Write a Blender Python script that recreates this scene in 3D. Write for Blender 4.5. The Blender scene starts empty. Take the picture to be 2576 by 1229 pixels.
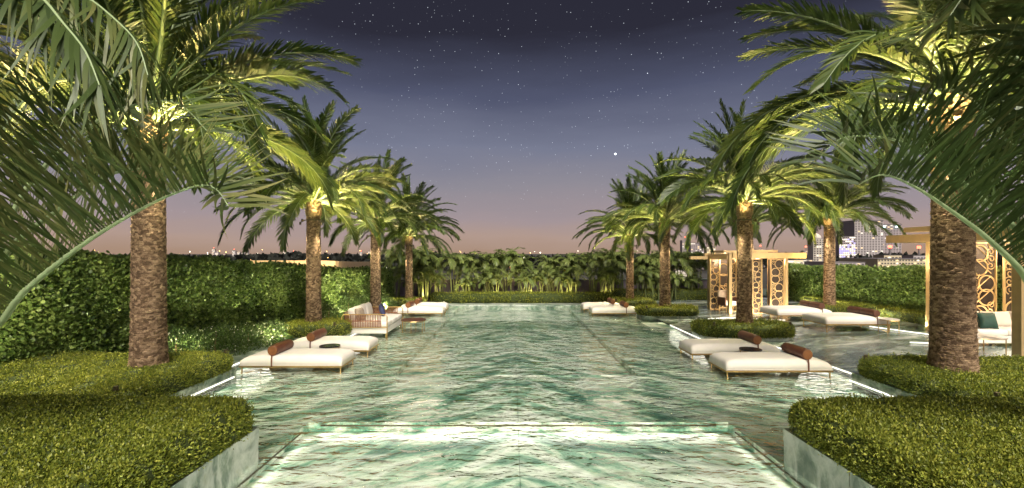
import bpy, bmesh, math, random
import numpy as np
from mathutils import Vector, Matrix

random.seed(7)
RNG = np.random.default_rng(11)
SC = bpy.context.scene
COL = SC.collection
R = math.radians

# ------------------------------------------------------------------ camera
F, CX, HY, CAMZ = 1150.0, 1288.0, 638.0, 2.6      # pixels of a 2576-wide view
cam = bpy.data.cameras.new('camera'); cam_o = bpy.data.objects.new('camera', cam); COL.objects.link(cam_o)
cam.sensor_width = 36.0; cam.lens = 36.0 * F / 2576.0
cam.shift_y = (HY - 614.5) / 2576.0
cam.clip_start = 0.05; cam.clip_end = 9000
cam_o.location = (0, 0, CAMZ); cam_o.rotation_euler = (R(90), 0, 0)
SC.camera = cam_o

def P(px, py, z=0.0):
    d = F * (CAMZ - z) / (py - HY)
    return Vector(((px - CX) / F * d, d, z))
def W(px, py, d):
    return Vector(((px - CX) / F * d, d, CAMZ + (HY - py) / F * d))

# ------------------------------------------------------------------ world: night sky with afterglow and stars
world = bpy.data.worlds.new('World'); SC.world = world; world.use_nodes = True
def build_world():
    nt = world.node_tree; N = nt.nodes; L = nt.links; N.clear()
    out = N.new('ShaderNodeOutputWorld'); bg = N.new('ShaderNodeBackground'); bg.inputs[1].default_value = .25
    tc = N.new('ShaderNodeTexCoord'); sep = N.new('ShaderNodeSeparateXYZ')
    L.new(tc.outputs['Generated'], sep.inputs[0])
    # faint streaky cloud bends the gradient
    mp = N.new('ShaderNodeMapping'); mp.inputs['Scale'].default_value = (1.3, 1.3, 7.5)
    L.new(tc.outputs['Generated'], mp.inputs[0])
    nz = N.new('ShaderNodeTexNoise'); nz.inputs['Scale'].default_value = 2.2; nz.inputs['Detail'].default_value = 6; nz.inputs['Roughness'].default_value = .55
    L.new(mp.outputs[0], nz.inputs['Vector'])
    off = N.new('ShaderNodeMath'); off.operation = 'MULTIPLY_ADD'; off.inputs[1].default_value = .07; off.inputs[2].default_value = -.035
    L.new(nz.outputs['Fac'], off.inputs[0])
    zz = N.new('ShaderNodeMath'); zz.operation = 'ADD'; L.new(sep.outputs['Z'], zz.inputs[0]); L.new(off.outputs[0], zz.inputs[1])
    rp = N.new('ShaderNodeValToRGB'); L.new(zz.outputs[0], rp.inputs[0])
    stops = [(0.0, (.35, .235, .170)), (.03, (.39, .280, .235)), (.075, (.325, .262, .275)), (.14, (.245, .230, .268)),
             (.22, (.165, .178, .250)), (.32, (.074, .083, .138)), (.43, (.022, .022, .036)), (1.0, (.012, .012, .020))]
    e = rp.color_ramp.elements
    while len(e) < len(stops): e.new(.5)
    for k, (p, c) in enumerate(stops): e[k].position = p; e[k].color = (*c, 1)
    # stars
    def stars(scale, rad, thr, gain):
        v = N.new('ShaderNodeTexVoronoi'); v.inputs['Scale'].default_value = scale
        L.new(tc.outputs['Generated'], v.inputs['Vector'])
        s = N.new('ShaderNodeSeparateColor'); L.new(v.outputs['Color'], s.inputs[0])
        g = N.new('ShaderNodeMapRange'); g.inputs[1].default_value = thr; g.inputs[2].default_value = 1.0; L.new(s.outputs[0], g.inputs[0])
        pw = N.new('ShaderNodeMath'); pw.operation = 'POWER'; pw.inputs[1].default_value = 2.0; L.new(g.outputs[0], pw.inputs[0])
        d = N.new('ShaderNodeMapRange'); d.inputs[1].default_value = 0; d.inputs[2].default_value = rad; d.inputs[3].default_value = 1; d.inputs[4].default_value = 0
        L.new(v.outputs['Distance'], d.inputs[0])
        m = N.new('ShaderNodeMath'); m.operation = 'MULTIPLY'; L.new(pw.outputs[0], m.inputs[0]); L.new(d.outputs[0], m.inputs[1])
        m2 = N.new('ShaderNodeMath'); m2.operation = 'MULTIPLY'; m2.inputs[1].default_value = gain; L.new(m.outputs[0], m2.inputs[0])
        return m2.outputs[0]
    a = N.new('ShaderNodeMath'); a.operation = 'ADD'
    L.new(stars(150, .13, .3, 1.6), a.inputs[0]); L.new(stars(41, .042, .72, 6.0), a.inputs[1])
    bs = Vector((260, 1150, 250)).normalized()        # one planet-bright star
    vd = N.new('ShaderNodeVectorMath'); vd.operation = 'DISTANCE'; vd.inputs[1].default_value = bs; L.new(tc.outputs['Generated'], vd.inputs[0])
    vb = N.new('ShaderNodeMapRange'); vb.inputs[1].default_value = 0; vb.inputs[2].default_value = .0022; vb.inputs[3].default_value = 12; vb.inputs[4].default_value = 0; L.new(vd.outputs['Value'], vb.inputs[0])
    a0 = a; a = N.new('ShaderNodeMath'); a.operation = 'ADD'; L.new(a0.outputs[0], a.inputs[0]); L.new(vb.outputs[0], a.inputs[1])
    fade = N.new('ShaderNodeMapRange'); fade.inputs[1].default_value = .03; fade.inputs[2].default_value = .22; L.new(sep.outputs['Z'], fade.inputs[0])
    af = N.new('ShaderNodeMath'); af.operation = 'MULTIPLY'; L.new(a.outputs[0], af.inputs[0]); L.new(fade.outputs[0], af.inputs[1])
    st = N.new('ShaderNodeMix'); st.data_type = 'RGBA'; st.blend_type = 'MULTIPLY'; st.inputs[0].default_value = 1
    st.inputs[6].default_value = (.85, .92, 1, 1); L.new(af.outputs[0], st.inputs[7])
    sky = N.new('ShaderNodeTexSky'); sky.sky_type = 'NISHITA'; sky.sun_disc = False; sky.sun_elevation = R(-4); sky.sun_rotation = R(150)
    sm = N.new('ShaderNodeMix'); sm.data_type = 'RGBA'; sm.blend_type = 'ADD'; sm.inputs[0].default_value = .06
    L.new(rp.outputs[0], sm.inputs[6]); L.new(sky.outputs[0], sm.inputs[7])
    ad = N.new('ShaderNodeMix'); ad.data_type = 'RGBA'; ad.blend_type = 'ADD'; ad.inputs[0].default_value = 1
    L.new(sm.outputs[2], ad.inputs[6]); L.new(st.outputs[2], ad.inputs[7])
    L.new(ad.outputs[2], bg.inputs[0]); L.new(bg.outputs[0], out.inputs[0])
build_world()

sun = bpy.data.lights.new('sun', 'SUN'); sun.energy = 1.5; sun.angle = R(30); sun.color = (1.0, .93, .80)
sun_o = bpy.data.objects.new('sun', sun); COL.objects.link(sun_o); sun_o.rotation_euler = (R(44), 0, R(12)); sun_o.location = (0, -5, 30)

SC.view_settings.view_transform = 'Standard'; SC.view_settings.look = 'None'
SC.view_settings.exposure = 2.2; SC.view_settings.gamma = 1.0; SC.view_settings.use_curve_mapping = False
SC.render.engine = 'CYCLES'
cy = SC.cycles
cy.use_denoising = True; cy.max_bounces = 8; cy.diffuse_bounces = 3; cy.glossy_bounces = 4; cy.transmission_bounces = 6; cy.transparent_max_bounces = 8
cy.sample_clamp_indirect = 4.0; cy.blur_glossy = .4; cy.use_light_tree = True

# ------------------------------------------------------------------ materials
MATS = {}
def mat(name, col, rough=.5, metal=0.0, emit=None, estr=0.0, spec=.5, coat=0.0):
    m = bpy.data.materials.new(name); m.use_nodes = True
    b = m.node_tree.nodes['Principled BSDF']
    b.inputs['Base Color'].default_value = (*col, 1); b.inputs['Roughness'].default_value = rough; b.inputs['Metallic'].default_value = metal
    b.inputs['Specular IOR Level'].default_value = spec; b.inputs['Coat Weight'].default_value = coat
    if emit: b.inputs['Emission Color'].default_value = (*emit, 1); b.inputs['Emission Strength'].default_value = estr
    MATS[name] = m
    return m
def nodes(m): return m.node_tree.nodes, m.node_tree.links, m.node_tree.nodes['Principled BSDF']
def ramp(N, stops, interp='LINEAR'):
    r = N.new('ShaderNodeValToRGB'); e = r.color_ramp.elements; r.color_ramp.interpolation = interp
    while len(e) < len(stops): e.new(.5)
    for k, (p, c) in enumerate(stops): e[k].position = p; e[k].color = (*c, 1)
    return r
def noise(N, L, vec, scale, detail=4, rough=.5, dist=0.0):
    n = N.new('ShaderNodeTexNoise'); n.inputs['Scale'].default_value = scale; n.inputs['Detail'].default_value = detail
    n.inputs['Roughness'].default_value = rough; n.inputs['Distortion'].default_value = dist
    if vec is not None: L.new(vec, n.inputs['Vector'])
    return n.outputs['Fac']
def add_grain(m, scale=6.0, amount=.25, bump=.15, bscale=60.0, coords='Object', bdist=.01):
    """uneven colour and a fine relief on a plain material"""
    N, L, b = nodes(m); tc = N.new('ShaderNodeTexCoord')
    c = tuple(b.inputs['Base Color'].default_value)[:3]
    f = noise(N, L, tc.outputs[coords], scale, 5)
    r = ramp(N, [(.3, tuple(x * (1 - amount) for x in c)), (.7, tuple(min(1, x * (1 + amount)) for x in c))]); L.new(f, r.inputs[0]); L.new(r.outputs[0], b.inputs['Base Color'])
    if bump:
        bp = N.new('ShaderNodeBump'); bp.inputs['Strength'].default_value = bump; bp.inputs['Distance'].default_value = bdist
        L.new(noise(N, L, tc.outputs[coords], bscale, 3), bp.inputs['Height']); L.new(bp.outputs[0], b.inputs['Normal'])
    return m

def leaf_mat(name, dark, mid, light, rough=.45, trans=.25, tint='tint', spec=.4):
    m = mat(name, mid, rough, spec=spec); N, L, b = nodes(m)
    at = N.new('ShaderNodeAttribute'); at.attribute_name = tint
    oi = N.new('ShaderNodeObjectInfo'); ma = N.new('ShaderNodeMath'); ma.operation = 'MULTIPLY_ADD'; ma.inputs[1].default_value = .3; 
    sb = N.new('ShaderNodeMath'); sb.operation = 'SUBTRACT'; sb.inputs[1].default_value = .15
    L.new(oi.outputs['Random'], ma.inputs[0]); L.new(at.outputs['Fac'], ma.inputs[2]); L.new(ma.outputs[0], sb.inputs[0])
    r = ramp(N, [(0.05, dark), (.5, mid), (.95, light)]); L.new(sb.outputs[0], r.inputs[0]); L.new(r.outputs[0], b.inputs['Base Color'])
    if trans:
        tr = N.new('ShaderNodeBsdfTranslucent'); L.new(r.outputs[0], tr.inputs[0]); mx = N.new('ShaderNodeMixShader'); mx.inputs[0].default_value = trans
        L.new(b.outputs[0], mx.inputs[1]); L.new(tr.outputs[0], mx.inputs[2]); L.new(mx.outputs[0], N['Material Output'].inputs[0])
    return m

def marble(name, deep, mid, pale, vein, rough, mirror=True, ang=38, scale=.72, per_object=False, veinw=.045, cx=.1):
    m = mat(name, mid, rough); N, L, b = nodes(m)
    g = N.new('ShaderNodeNewGeometry'); s = N.new('ShaderNodeSeparateXYZ'); L.new(g.outputs['Position'], s.inputs[0])
    x = s.outputs['X']
    if mirror:
        sb = N.new('ShaderNodeMath'); sb.operation = 'SUBTRACT'; sb.inputs[1].default_value = cx; L.new(x, sb.inputs[0])
        ab = N.new('ShaderNodeMath'); ab.operation = 'ABSOLUTE'; L.new(sb.outputs[0], ab.inputs[0]); x = ab.outputs[0]
    cb = N.new('ShaderNodeCombineXYZ'); L.new(x, cb.inputs[0]); L.new(s.outputs['Y'], cb.inputs[1]); L.new(s.outputs['Z'], cb.inputs[2])
    vec = cb.outputs[0]
    if per_object:
        oi = N.new('ShaderNodeObjectInfo'); mu = N.new('ShaderNodeMath'); mu.operation = 'MULTIPLY'; mu.inputs[1].default_value = 40; L.new(oi.outputs['Random'], mu.inputs[0])
        va = N.new('ShaderNodeVectorMath'); va.operation = 'ADD'; L.new(vec, va.inputs[0]); L.new(mu.outputs[0], va.inputs[1]); vec = va.outputs[0]
    mp = N.new('ShaderNodeMapping'); mp.inputs['Rotation'].default_value = (0, 0, R(ang)); L.new(vec, mp.inputs[0])
    mp2 = N.new('ShaderNodeMapping'); mp2.inputs['Scale'].default_value = (.62 * scale, 1.7 * scale, 1.2 * scale); L.new(mp.outputs[0], mp2.inputs[0])
    v = mp2.outputs[0]
    f1 = noise(N, L, v, 1.3, 10, .62, .7)
    f1b = noise(N, L, v, 14.0, 6, .7, .2)
    mixf = N.new('ShaderNodeMath'); mixf.operation = 'MULTIPLY_ADD'; mixf.inputs[1].default_value = .22; L.new(f1b, mixf.inputs[0]); L.new(f1, mixf.inputs[2])
    r = ramp(N, [(.49, deep), (.585, mid), (.665, pale), (.76, vein)]); L.new(mixf.outputs[0], r.inputs[0])
    f2 = noise(N, L, v, .55, 5, .5, .8)
    d = N.new('ShaderNodeMath'); d.operation = 'SUBTRACT'; d.inputs[1].default_value = .5; L.new(f2, d.inputs[0])
    a = N.new('ShaderNodeMath'); a.operation = 'ABSOLUTE'; L.new(d.outputs[0], a.inputs[0])
    vr = N.new('ShaderNodeMapRange'); vr.inputs[1].default_value = 0; vr.inputs[2].default_value = veinw; vr.inputs[3].default_value = .75; vr.inputs[4].default_value = 0; L.new(a.outputs[0], vr.inputs[0])
    mx = N.new('ShaderNodeMix'); mx.data_type = 'RGBA'; L.new(vr.outputs[0], mx.inputs[0]); L.new(r.outputs[0], mx.inputs[6]); mx.inputs[7].default_value = (*vein, 1)
    # warm mineral flecks
    f3 = noise(N, L, v, 5.0, 5, .6, .4); r3 = N.new('ShaderNodeMapRange'); r3.inputs[1].default_value = .58; r3.inputs[2].default_value = .72; r3.inputs[4].default_value = .5; L.new(f3, r3.inputs[0])
    m3 = N.new('ShaderNodeMix'); m3.data_type = 'RGBA'; L.new(r3.outputs[0], m3.inputs[0]); L.new(mx.outputs[2], m3.inputs[6]); m3.inputs[7].default_value = (pale[0] * .9, pale[1] * .8, pale[2] * .5, 1)
    L.new(m3.outputs[2], b.inputs['Base Color'])
    return m

marble('pool_marble', (.030, .140, .100), (.22, .41, .29), (.66, .73, .60), (.89, .89, .83), .35, veinw=.055, scale=1.0)
marble('deck_marble', (.04, .060, .055), (.10, .135, .122), (.21, .25, .225), (.48, .50, .48), .24, mirror=False, ang=-24, scale=.55, veinw=.02)
marble('plinth_stone', (.10, .15, .12), (.19, .24, .19), (.33, .38, .32), (.55, .57, .52), .3, mirror=False, ang=20, scale=1.3)
leaf_mat('palm_leaf', (.018, .038, .009), (.054, .090, .017), (.14, .165, .036), .42, .25)
leaf_mat('front_leaf', (.026, .046, .014), (.070, .105, .028), (.22, .21, .075), .45, .22)
leaf_mat('areca_leaf', (.05, .085, .018), (.14, .19, .045), (.30, .33, .11), .45, .25)
leaf_mat('box_leaf', (.052, .078, .009), (.170, .200, .022), (.39, .39, .060), .5, .2)
leaf_mat('hedge_leaf', (.020, .048, .010), (.120, .190, .042), (.32, .41, .12), .36, .2)
leaf_mat('shrub_leaf', (.04, .08, .02), (.09, .15, .035), (.2, .26, .08), .45, .2)
leaf_mat('far_tree_leaf', (.004, .006, .004), (.008, .010, .007), (.014, .015, .010), .8, 0)
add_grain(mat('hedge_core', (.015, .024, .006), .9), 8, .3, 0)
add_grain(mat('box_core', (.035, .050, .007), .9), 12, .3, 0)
mat('rachis', (.16, .21, .09), .4); mat('rachis_pale', (.30, .38, .20), .35)
mat('areca_stem', (.17, .20, .075), .45)
add_grain(mat('boots', (.26, .17, .09), .8), 14, .4, .5, 40)
def bark():
    m = mat('bark', (.2, .14, .1), .85, spec=.2); N, L, b = nodes(m)
    at = N.new('ShaderNodeAttribute'); at.attribute_name = 'tint'
    tc = N.new('ShaderNodeTexCoord'); mp = N.new('ShaderNodeMapping'); mp.inputs['Scale'].default_value = (1, 1, 3.5); L.new(tc.outputs['Object'], mp.inputs[0])
    f = noise(N, L, mp.outputs[0], 16, 6, .7)
    ma = N.new('ShaderNodeMath'); ma.operation = 'MULTIPLY_ADD'; ma.inputs[1].default_value = .55; L.new(at.outputs['Fac'], ma.inputs[0])
    sc_ = N.new('ShaderNodeMath'); sc_.operation = 'MULTIPLY'; sc_.inputs[1].default_value = .6; L.new(f, sc_.inputs[0]); L.new(sc_.outputs[0], ma.inputs[2])
    r = ramp(N, [(.2, (.050, .030, .018)), (.5, (.18, .115, .070)), (.75, (.38, .26, .165)), (.95, (.58, .42, .27))]); L.new(ma.outputs[0], r.inputs[0]); L.new(r.outputs[0], b.inputs['Base Color'])
    bp = N.new('ShaderNodeBump'); bp.inputs['Strength'].default_value = .8; bp.inputs['Distance'].default_value = .02
    L.new(noise(N, L, mp.outputs[0], 40, 5, .7), bp.inputs['Height']); L.new(bp.outputs[0], b.inputs['Normal'])
bark()
add_grain(mat('gold', (.60, .43, .22), .36, .5), 3, .1, .06, 30)
add_grain(mat('brass', (.55, .36, .15), .32, .9), 4, .12, 0)
add_grain(mat('bronze_panel', (.06, .046, .04), .4, .5), 4, .2, 0)
add_grain(mat('cushion', (.74, .68, .62), .85, spec=.2), 5, .04, .25, 220, bdist=.003)
add_grain(mat('leather', (.125, .043, .022), .42), 7, .25, .25, 120, bdist=.003)
add_grain(mat('dark_leather', (.085, .030, .020), .42), 7, .25, .25, 120, bdist=.003)
add_grain(mat('leather_end', (.22, .085, .028), .5), 9, .2, .2, 120, bdist=.003)
add_grain(mat('cord', (.26, .10, .045), .6), 12, .3, .3, 90)
add_grain(mat('navy', (.035, .042, .11), .8), 8, .5, .2, 150, bdist=.003)
add_grain(mat('green_velvet', (.012, .055, .038), .7), 8, .3, .2, 150, bdist=.003)
add_grain(mat('taupe', (.34, .27, .21), .85), 9, .2, .2, 150, bdist=.003)
mat('black_top', (.012, .012, .016), .25)
mat('white_top', (.62, .56, .52), .3)
add_grain(mat('wall_paint', (.15, .12, .15), .8), 1.2, .18, .15, 40)
add_grain(mat('soil', (.03, .022, .015), .95), 5, .3, .3, 30)
add_grain(mat('podium', (.22, .22, .21), .8), 1, .15, 0)
add_grain(mat('city_ground', (.035, .032, .03), .95), .01, .5, 0)
mat('led', (.9, .9, .85), .5, emit=(1.0, .95, .82), estr=.42)
mat('lens', (.9, .9, .85), .3, emit=(1.0, .85, .55), estr=1.2)
mat('soffit', (.8, .75, .66), .7)
mat('fixture', (.10, .08, .05), .4, .7)
mat('flower', (.8, .75, .6), .6)
mat('joint', (.05, .07, .055), .8)
for nm, c in (('tower_beige', (.46, .39, .27)), ('tower_grey_hazed', (.36, .32, .33)), ('tower_mauve_hazed', (.31, .26, .275)), ('tower_dark', (.15, .135, .145)), ('tower_white', (.52, .47, .42))):  # grey and mauve walls are lightened, distance haze put into their colour
    add_grain(mat(nm, c, .8), .05, .15, 0)
mat('window_warm', (.3, .2, .1), .3, emit=(1.0, .72, .36), estr=.36)
mat('window_white', (.3, .3, .3), .3, emit=(1.0, .90, .70), estr=.34)
mat('window_blue', (.1, .1, .3), .3, emit=(.45, .42, 1.0), estr=.4)
mat('window_dark', (.10, .09, .095), .25)
mat('lamp_amber', (.3, .2, .1), .3, emit=(1.0, .55, .18), estr=1.5)
mat('lamp_white', (.3, .3, .3), .3, emit=(1.0, .88, .68), estr=1.5)
mat('lamp_red', (.3, .05, .03), .3, emit=(1.0, .12, .06), estr=1.5)
mat('lamp_cyan', (.3, .4, .4), .3, emit=(.6, 1.0, 1.0), estr=1.5)
mat('dark_stone', (.06, .055, .06), .5)

def water_mat():
    m = bpy.data.materials.new('water'); m.use_nodes = True; N = m.node_tree.nodes; L = m.node_tree.links; N.clear()
    out = N.new('ShaderNodeOutputMaterial'); gl = N.new('ShaderNodeBsdfTransparent'); gl.inputs['Color'].default_value = (.97, 1.0, .985, 1)
    g = N.new('ShaderNodeNewGeometry')
    mp = N.new('ShaderNodeMapping'); mp.inputs['Scale'].default_value = (.75, 1.5, 1); mp.inputs['Rotation'].default_value = (0, 0, R(8)); L.new(g.outputs['Position'], mp.inputs[0])
    a = noise(N, L, mp.outputs[0], 2.9, 2, .5, .6)
    mp2 = N.new('ShaderNodeMapping'); mp2.inputs['Scale'].default_value = (1.0, 1.7, 1); mp2.inputs['Rotation'].default_value = (0, 0, R(-17)); L.new(g.outputs['Position'], mp2.inputs[0])
    b = noise(N, L, mp2.outputs[0], 6.0, 2, .5, .3)
    ad = N.new('ShaderNodeMath'); ad.operation = 'MULTIPLY_ADD'; ad.inputs[1].default_value = .42; L.new(b, ad.inputs[0]); L.new(a, ad.inputs[2])
    bp = N.new('ShaderNodeBump'); bp.inputs['Strength'].default_value = 1.0; bp.inputs['Distance'].default_value = .095; L.new(ad.outputs[0], bp.inputs['Height'])
    fr = N.new('ShaderNodeFresnel'); fr.inputs['IOR'].default_value = 1.33; L.new(bp.outputs[0], fr.inputs['Normal'])
    fm = N.new('ShaderNodeMath'); fm.operation = 'MULTIPLY'; fm.inputs[1].default_value = 1.6; fm.use_clamp = True; L.new(fr.outputs[0], fm.inputs[0])
    gs = N.new('ShaderNodeBsdfGlossy'); gs.inputs['Roughness'].default_value = .0; L.new(bp.outputs[0], gs.inputs['Normal'])
    mx = N.new('ShaderNodeMixShader'); L.new(fm.outputs[0], mx.inputs[0]); L.new(gl.outputs[0], mx.inputs[1]); L.new(gs.outputs[0], mx.inputs[2]); L.new(mx.outputs[0], out.inputs[0])
    MATS['water'] = m
water_mat()

# ------------------------------------------------------------------ object helpers
def link(name, me, material=None, parent=None, loc=(0, 0, 0), rz=0.0, kind=None):
    o = bpy.data.objects.new(name, me); COL.objects.link(o); o.location = loc; o.rotation_euler = (0, 0, rz)
    if material is not None and me is not None and not me.materials:
        for k in (material if isinstance(material, (list, tuple)) else [material]): me.materials.append(MATS[k])
    if parent is not None: o.parent = parent
    if kind: o['kind'] = kind
    return o
def tag(o, label, cat, group=None):
    o['label'] = label; o['category'] = cat
    if group: o['group'] = group
    return o
def thing(name, label, cat, loc=(0, 0, 0), rz=0.0, group=None):
    o = link(name, None, loc=loc, rz=rz); o.empty_display_size = .2
    return tag(o, label, cat, group)

def np_mesh(name, verts, quads=None, tris=None, tint=None, mats=None, mat_idx=None, smooth=False):
    me = bpy.data.meshes.new(name)
    verts = np.asarray(verts, np.float32)
    nq = 0 if quads is None else len(quads); ntr = 0 if tris is None else len(tris)
    idx = []; 
    if nq: idx.append(np.asarray(quads, np.int32).ravel())
    if ntr: idx.append(np.asarray(tris, np.int32).ravel())
    idx = np.concatenate(idx)
    starts = np.concatenate([np.arange(nq) * 4, nq * 4 + np.arange(ntr) * 3]).astype(np.int32)
    me.vertices.add(len(verts)); me.vertices.foreach_set('co', verts.ravel())
    me.loops.add(len(idx)); me.loops.foreach_set('vertex_index', idx)
    me.polygons.add(nq + ntr); me.polygons.foreach_set('loop_start', starts)
    if mat_idx is not None: me.polygons.foreach_set('material_index', np.asarray(mat_idx, np.int32))
    if smooth: me.polygons.foreach_set('use_smooth', np.ones(nq + ntr, bool))
    if tint is not None:
        a = me.attributes.new('tint', 'FLOAT', 'POINT'); a.data.foreach_set('value', np.asarray(tint, np.float32))
    me.update(calc_edges=True)
    for k in (mats or []): me.materials.append(MATS[k])
    return me

class MB:
    """collects simple shapes into one mesh"""
    def __init__(s): s.v = []; s.f = []
    def raw(s, vs, fs):
        o = len(s.v); s.v += [tuple(v) for v in vs]; s.f += [tuple(i + o for i in f) for f in fs]; return s
    def box(s, x0, x1, y0, y1, z0, z1):
        return s.raw([(x0, y0, z0), (x1, y0, z0), (x1, y1, z0), (x0, y1, z0), (x0, y0, z1), (x1, y0, z1), (x1, y1, z1), (x0, y1, z1)],
                     [(0, 3, 2, 1), (4, 5, 6, 7), (0, 1, 5, 4), (1, 2, 6, 5), (2, 3, 7, 6), (3, 0, 4, 7)])
    def tube(s, pts, r, n=8, cap=True):
        pts = [Vector(p) for p in pts]; rs = r if isinstance(r, (list, tuple)) else [r] * len(pts)
        rings = []; up = None
        for i, p in enumerate(pts):
            t = (pts[min(i + 1, len(pts) - 1)] - pts[max(i - 1, 0)]).normalized()
            if up is None: up = Vector((0, 0, 1)) if abs(t.z) < .9 else Vector((1, 0, 0))
            a = t.cross(up).normalized(); b = a.cross(t).normalized(); up = b
            rings.append([p + (a * math.cos(2 * math.pi * k / n) + b * math.sin(2 * math.pi * k / n)) * rs[i] for k in range(n)])
        vs = [v for ring in rings for v in ring]; fs = []
        for i in range(len(pts) - 1):
            for k in range(n): fs.append((i * n + k, i * n + (k + 1) % n, (i + 1) * n + (k + 1) % n, (i + 1) * n + k))
        if cap: fs.append(tuple(range(n))[::-1]); fs.append(tuple((len(pts) - 1) * n + k for k in range(n)))
        return s.raw(vs, fs)
    def prism(s, outline, z0, z1):
        n = len(outline)
        return s.raw([(x, y, z0) for x, y in outline] + [(x, y, z1) for x, y in outline],
                     [tuple(range(n))[::-1], tuple(range(n, 2 * n))] + [(k, (k + 1) % n, n + (k + 1) % n, n + k) for k in range(n)])
    def mesh(s, name='mesh', bevel=0.0, seg=2, smooth=False):
        me = bpy.data.meshes.new(name); me.from_pydata(s.v, [], s.f)
        if bevel or smooth:
            bm = bmesh.new(); bm.from_mesh(me)
            if bevel: bmesh.ops.bevel(bm, geom=list(bm.edges), offset=bevel, segments=seg, profile=.5, affect='EDGES')
            bm.to_mesh(me); bm.free()
            if smooth: me.polygons.foreach_set('use_smooth', [True] * len(me.polygons))
        me.update(); return me
    def obj(s, name, material, parent=None, loc=(0, 0, 0), rz=0.0, kind=None, **k):
        return link(name, s.mesh(name, **k), material, parent, loc, rz, kind)

def copy_tree(o, parent=None):
    c = o.copy(); COL.objects.link(c); c.parent = parent
    for ch in list(o.children): copy_tree(ch, c)
    return c

def rounded_rect(x0, x1, y0, y1, r, n=8):
    out = []
    for cx, cy, a0 in ((x1 - r, y0 + r, -90), (x1 - r, y1 - r, 0), (x0 + r, y1 - r, 90), (x0 + r, y0 + r, 180)):
        for k in range(n + 1):
            a = R(a0 + 90 * k / n); out.append((cx + r * math.cos(a), cy + r * math.sin(a)))
    return out

def spot(name, parent, loc, target, energy, angle, color, blend=.6, radius=.06):
    l = bpy.data.lights.new(name, 'SPOT'); l.energy = energy; l.spot_size = R(angle); l.spot_blend = blend; l.color = color; l.shadow_soft_size = radius
    o = bpy.data.objects.new(name, l); COL.objects.link(o); o.location = loc
    d = Vector(target) - Vector(loc); o.rotation_euler = d.to_track_quat('-Z', 'Y').to_euler(); o.parent = parent
    return o
def area(name, parent, loc, target, energy, sx, sy, color, spread=180):
    l = bpy.data.lights.new(name, 'AREA'); l.shape = 'RECTANGLE'; l.size = sx; l.size_y = sy; l.energy = energy; l.color = color; l.spread = R(spread)
    o = bpy.data.objects.new(name, l); COL.objects.link(o); o.location = loc
    d = Vector(target) - Vector(loc); o.rotation_euler = d.to_track_quat('-Z', 'Y').to_euler(); o.parent = parent
    return o
def point(name, parent, loc, energy, color, radius=.15):
    l = bpy.data.lights.new(name, 'POINT'); l.energy = energy; l.color = color; l.shadow_soft_size = radius
    o = bpy.data.objects.new(name, l); COL.objects.link(o); o.location = loc; o.parent = parent
    return o
WARM = (1.0, .78, .38); WARMER = (1.0, .76, .48); LEDC = (1.0, .95, .80)

# ================================================================== THE SETTING
PX0, PX1, PC = -3.2, 3.4, .1          # near basin
DX0, DX1, DY0 = -2.6, 2.75, 10.0      # deep lap pool
BY1, FAR = 7.2, 22.6
SHELF, BASIN, DEEP = -.08, -.20, -.20
g = MB().box(-4000, 4000, -3000, 8000, -8.6, -8.0).obj('ground', 'city_ground', kind='structure')
MB().box(-24, 24, -6, 34, -7.99, -1.1).obj('terrace_podium', 'podium', kind='structure')
# earth and paving build-up round the pool (solid below the finishes)
land = MB()
land.box(-24, -7.6, -6, 34, -1.1, -.02); land.box(7.7, 24, -6, 34, -1.1, -.02); land.box(-7.6, 7.7, FAR + .06, 34, -1.1, -.02)
land.box(-7.6, 7.7, -6, .5, -1.1, -.02)
land.box(-7.6, PX0 - .02, .5, BY1, -1.1, SHELF - .05); land.box(PX1 + .02, 7.7, .5, BY1, -1.1, SHELF - .05)
land.box(-7.6, 7.7, BY1 + .02, DY0 - .02, -1.1, SHELF - .05)
land.box(-7.6, DX0 - .02, DY0 - .02, FAR + .06, -1.1, SHELF - .05); land.box(DX1 + .02, 7.7, DY0 - .02, FAR + .06, -1.1, SHELF - .05)
land.box(PX0 - .02, PX1 + .02, .5, BY1 + .02, -1.1, BASIN - .05); land.box(DX0 - .02, DX1 + .02, DY0 - .02, FAR + .06, -1.1, DEEP - .05)
land.obj('terrace_ground', 'joint', kind='structure')

pool = thing('pool_floor', 'green marble pool floor', 'floor'); del pool['label']; del pool['category']; pool['kind'] = 'structure'
def slab_rect(parent, x0, x1, y0, y1, z, nx, ny, material, th=.05, gap=.003, name='slab'):
    dx = (x1 - x0) / nx; dy = (y1 - y0) / ny
    me = MB().box(-dx / 2 + gap, dx / 2 - gap, -dy / 2 + gap, dy / 2 - gap, -th + .004, 0).mesh(name)
    for i in range(nx):
        for j in range(ny): link(name, me, material, parent, (x0 + dx * (i + .5), y0 + dy * (j + .5), z))
pm = 'pool_marble'
slab_rect(pool, PX0, PC, .5, BY1, BASIN, 1, 3, pm); slab_rect(pool, PC, PX1, .5, BY1, BASIN, 1, 3, pm)
slab_rect(pool, -7.6, PX0 - .02, .5, BY1, SHELF, 2, 3, pm); slab_rect(pool, PX1 + .02, 7.7, .5, BY1, SHELF, 2, 3, pm)
slab_rect(pool, -7.6, PC, BY1 + .03, DY0, SHELF, 3, 2, pm); slab_rect(pool, PC, 7.7, BY1 + .03, DY0, SHELF, 3, 2, pm)
slab_rect(pool, -7.6, DX0 - .02, DY0, FAR, SHELF, 2, 7, pm); slab_rect(pool, DX1 + .02, 7.7, DY0, FAR, SHELF, 2, 7, pm)
slab_rect(pool, DX0, PC, DY0, FAR, DEEP, 1, 6, pm); slab_rect(pool, PC, DX1, DY0, FAR, DEEP, 1, 6, pm)
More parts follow.
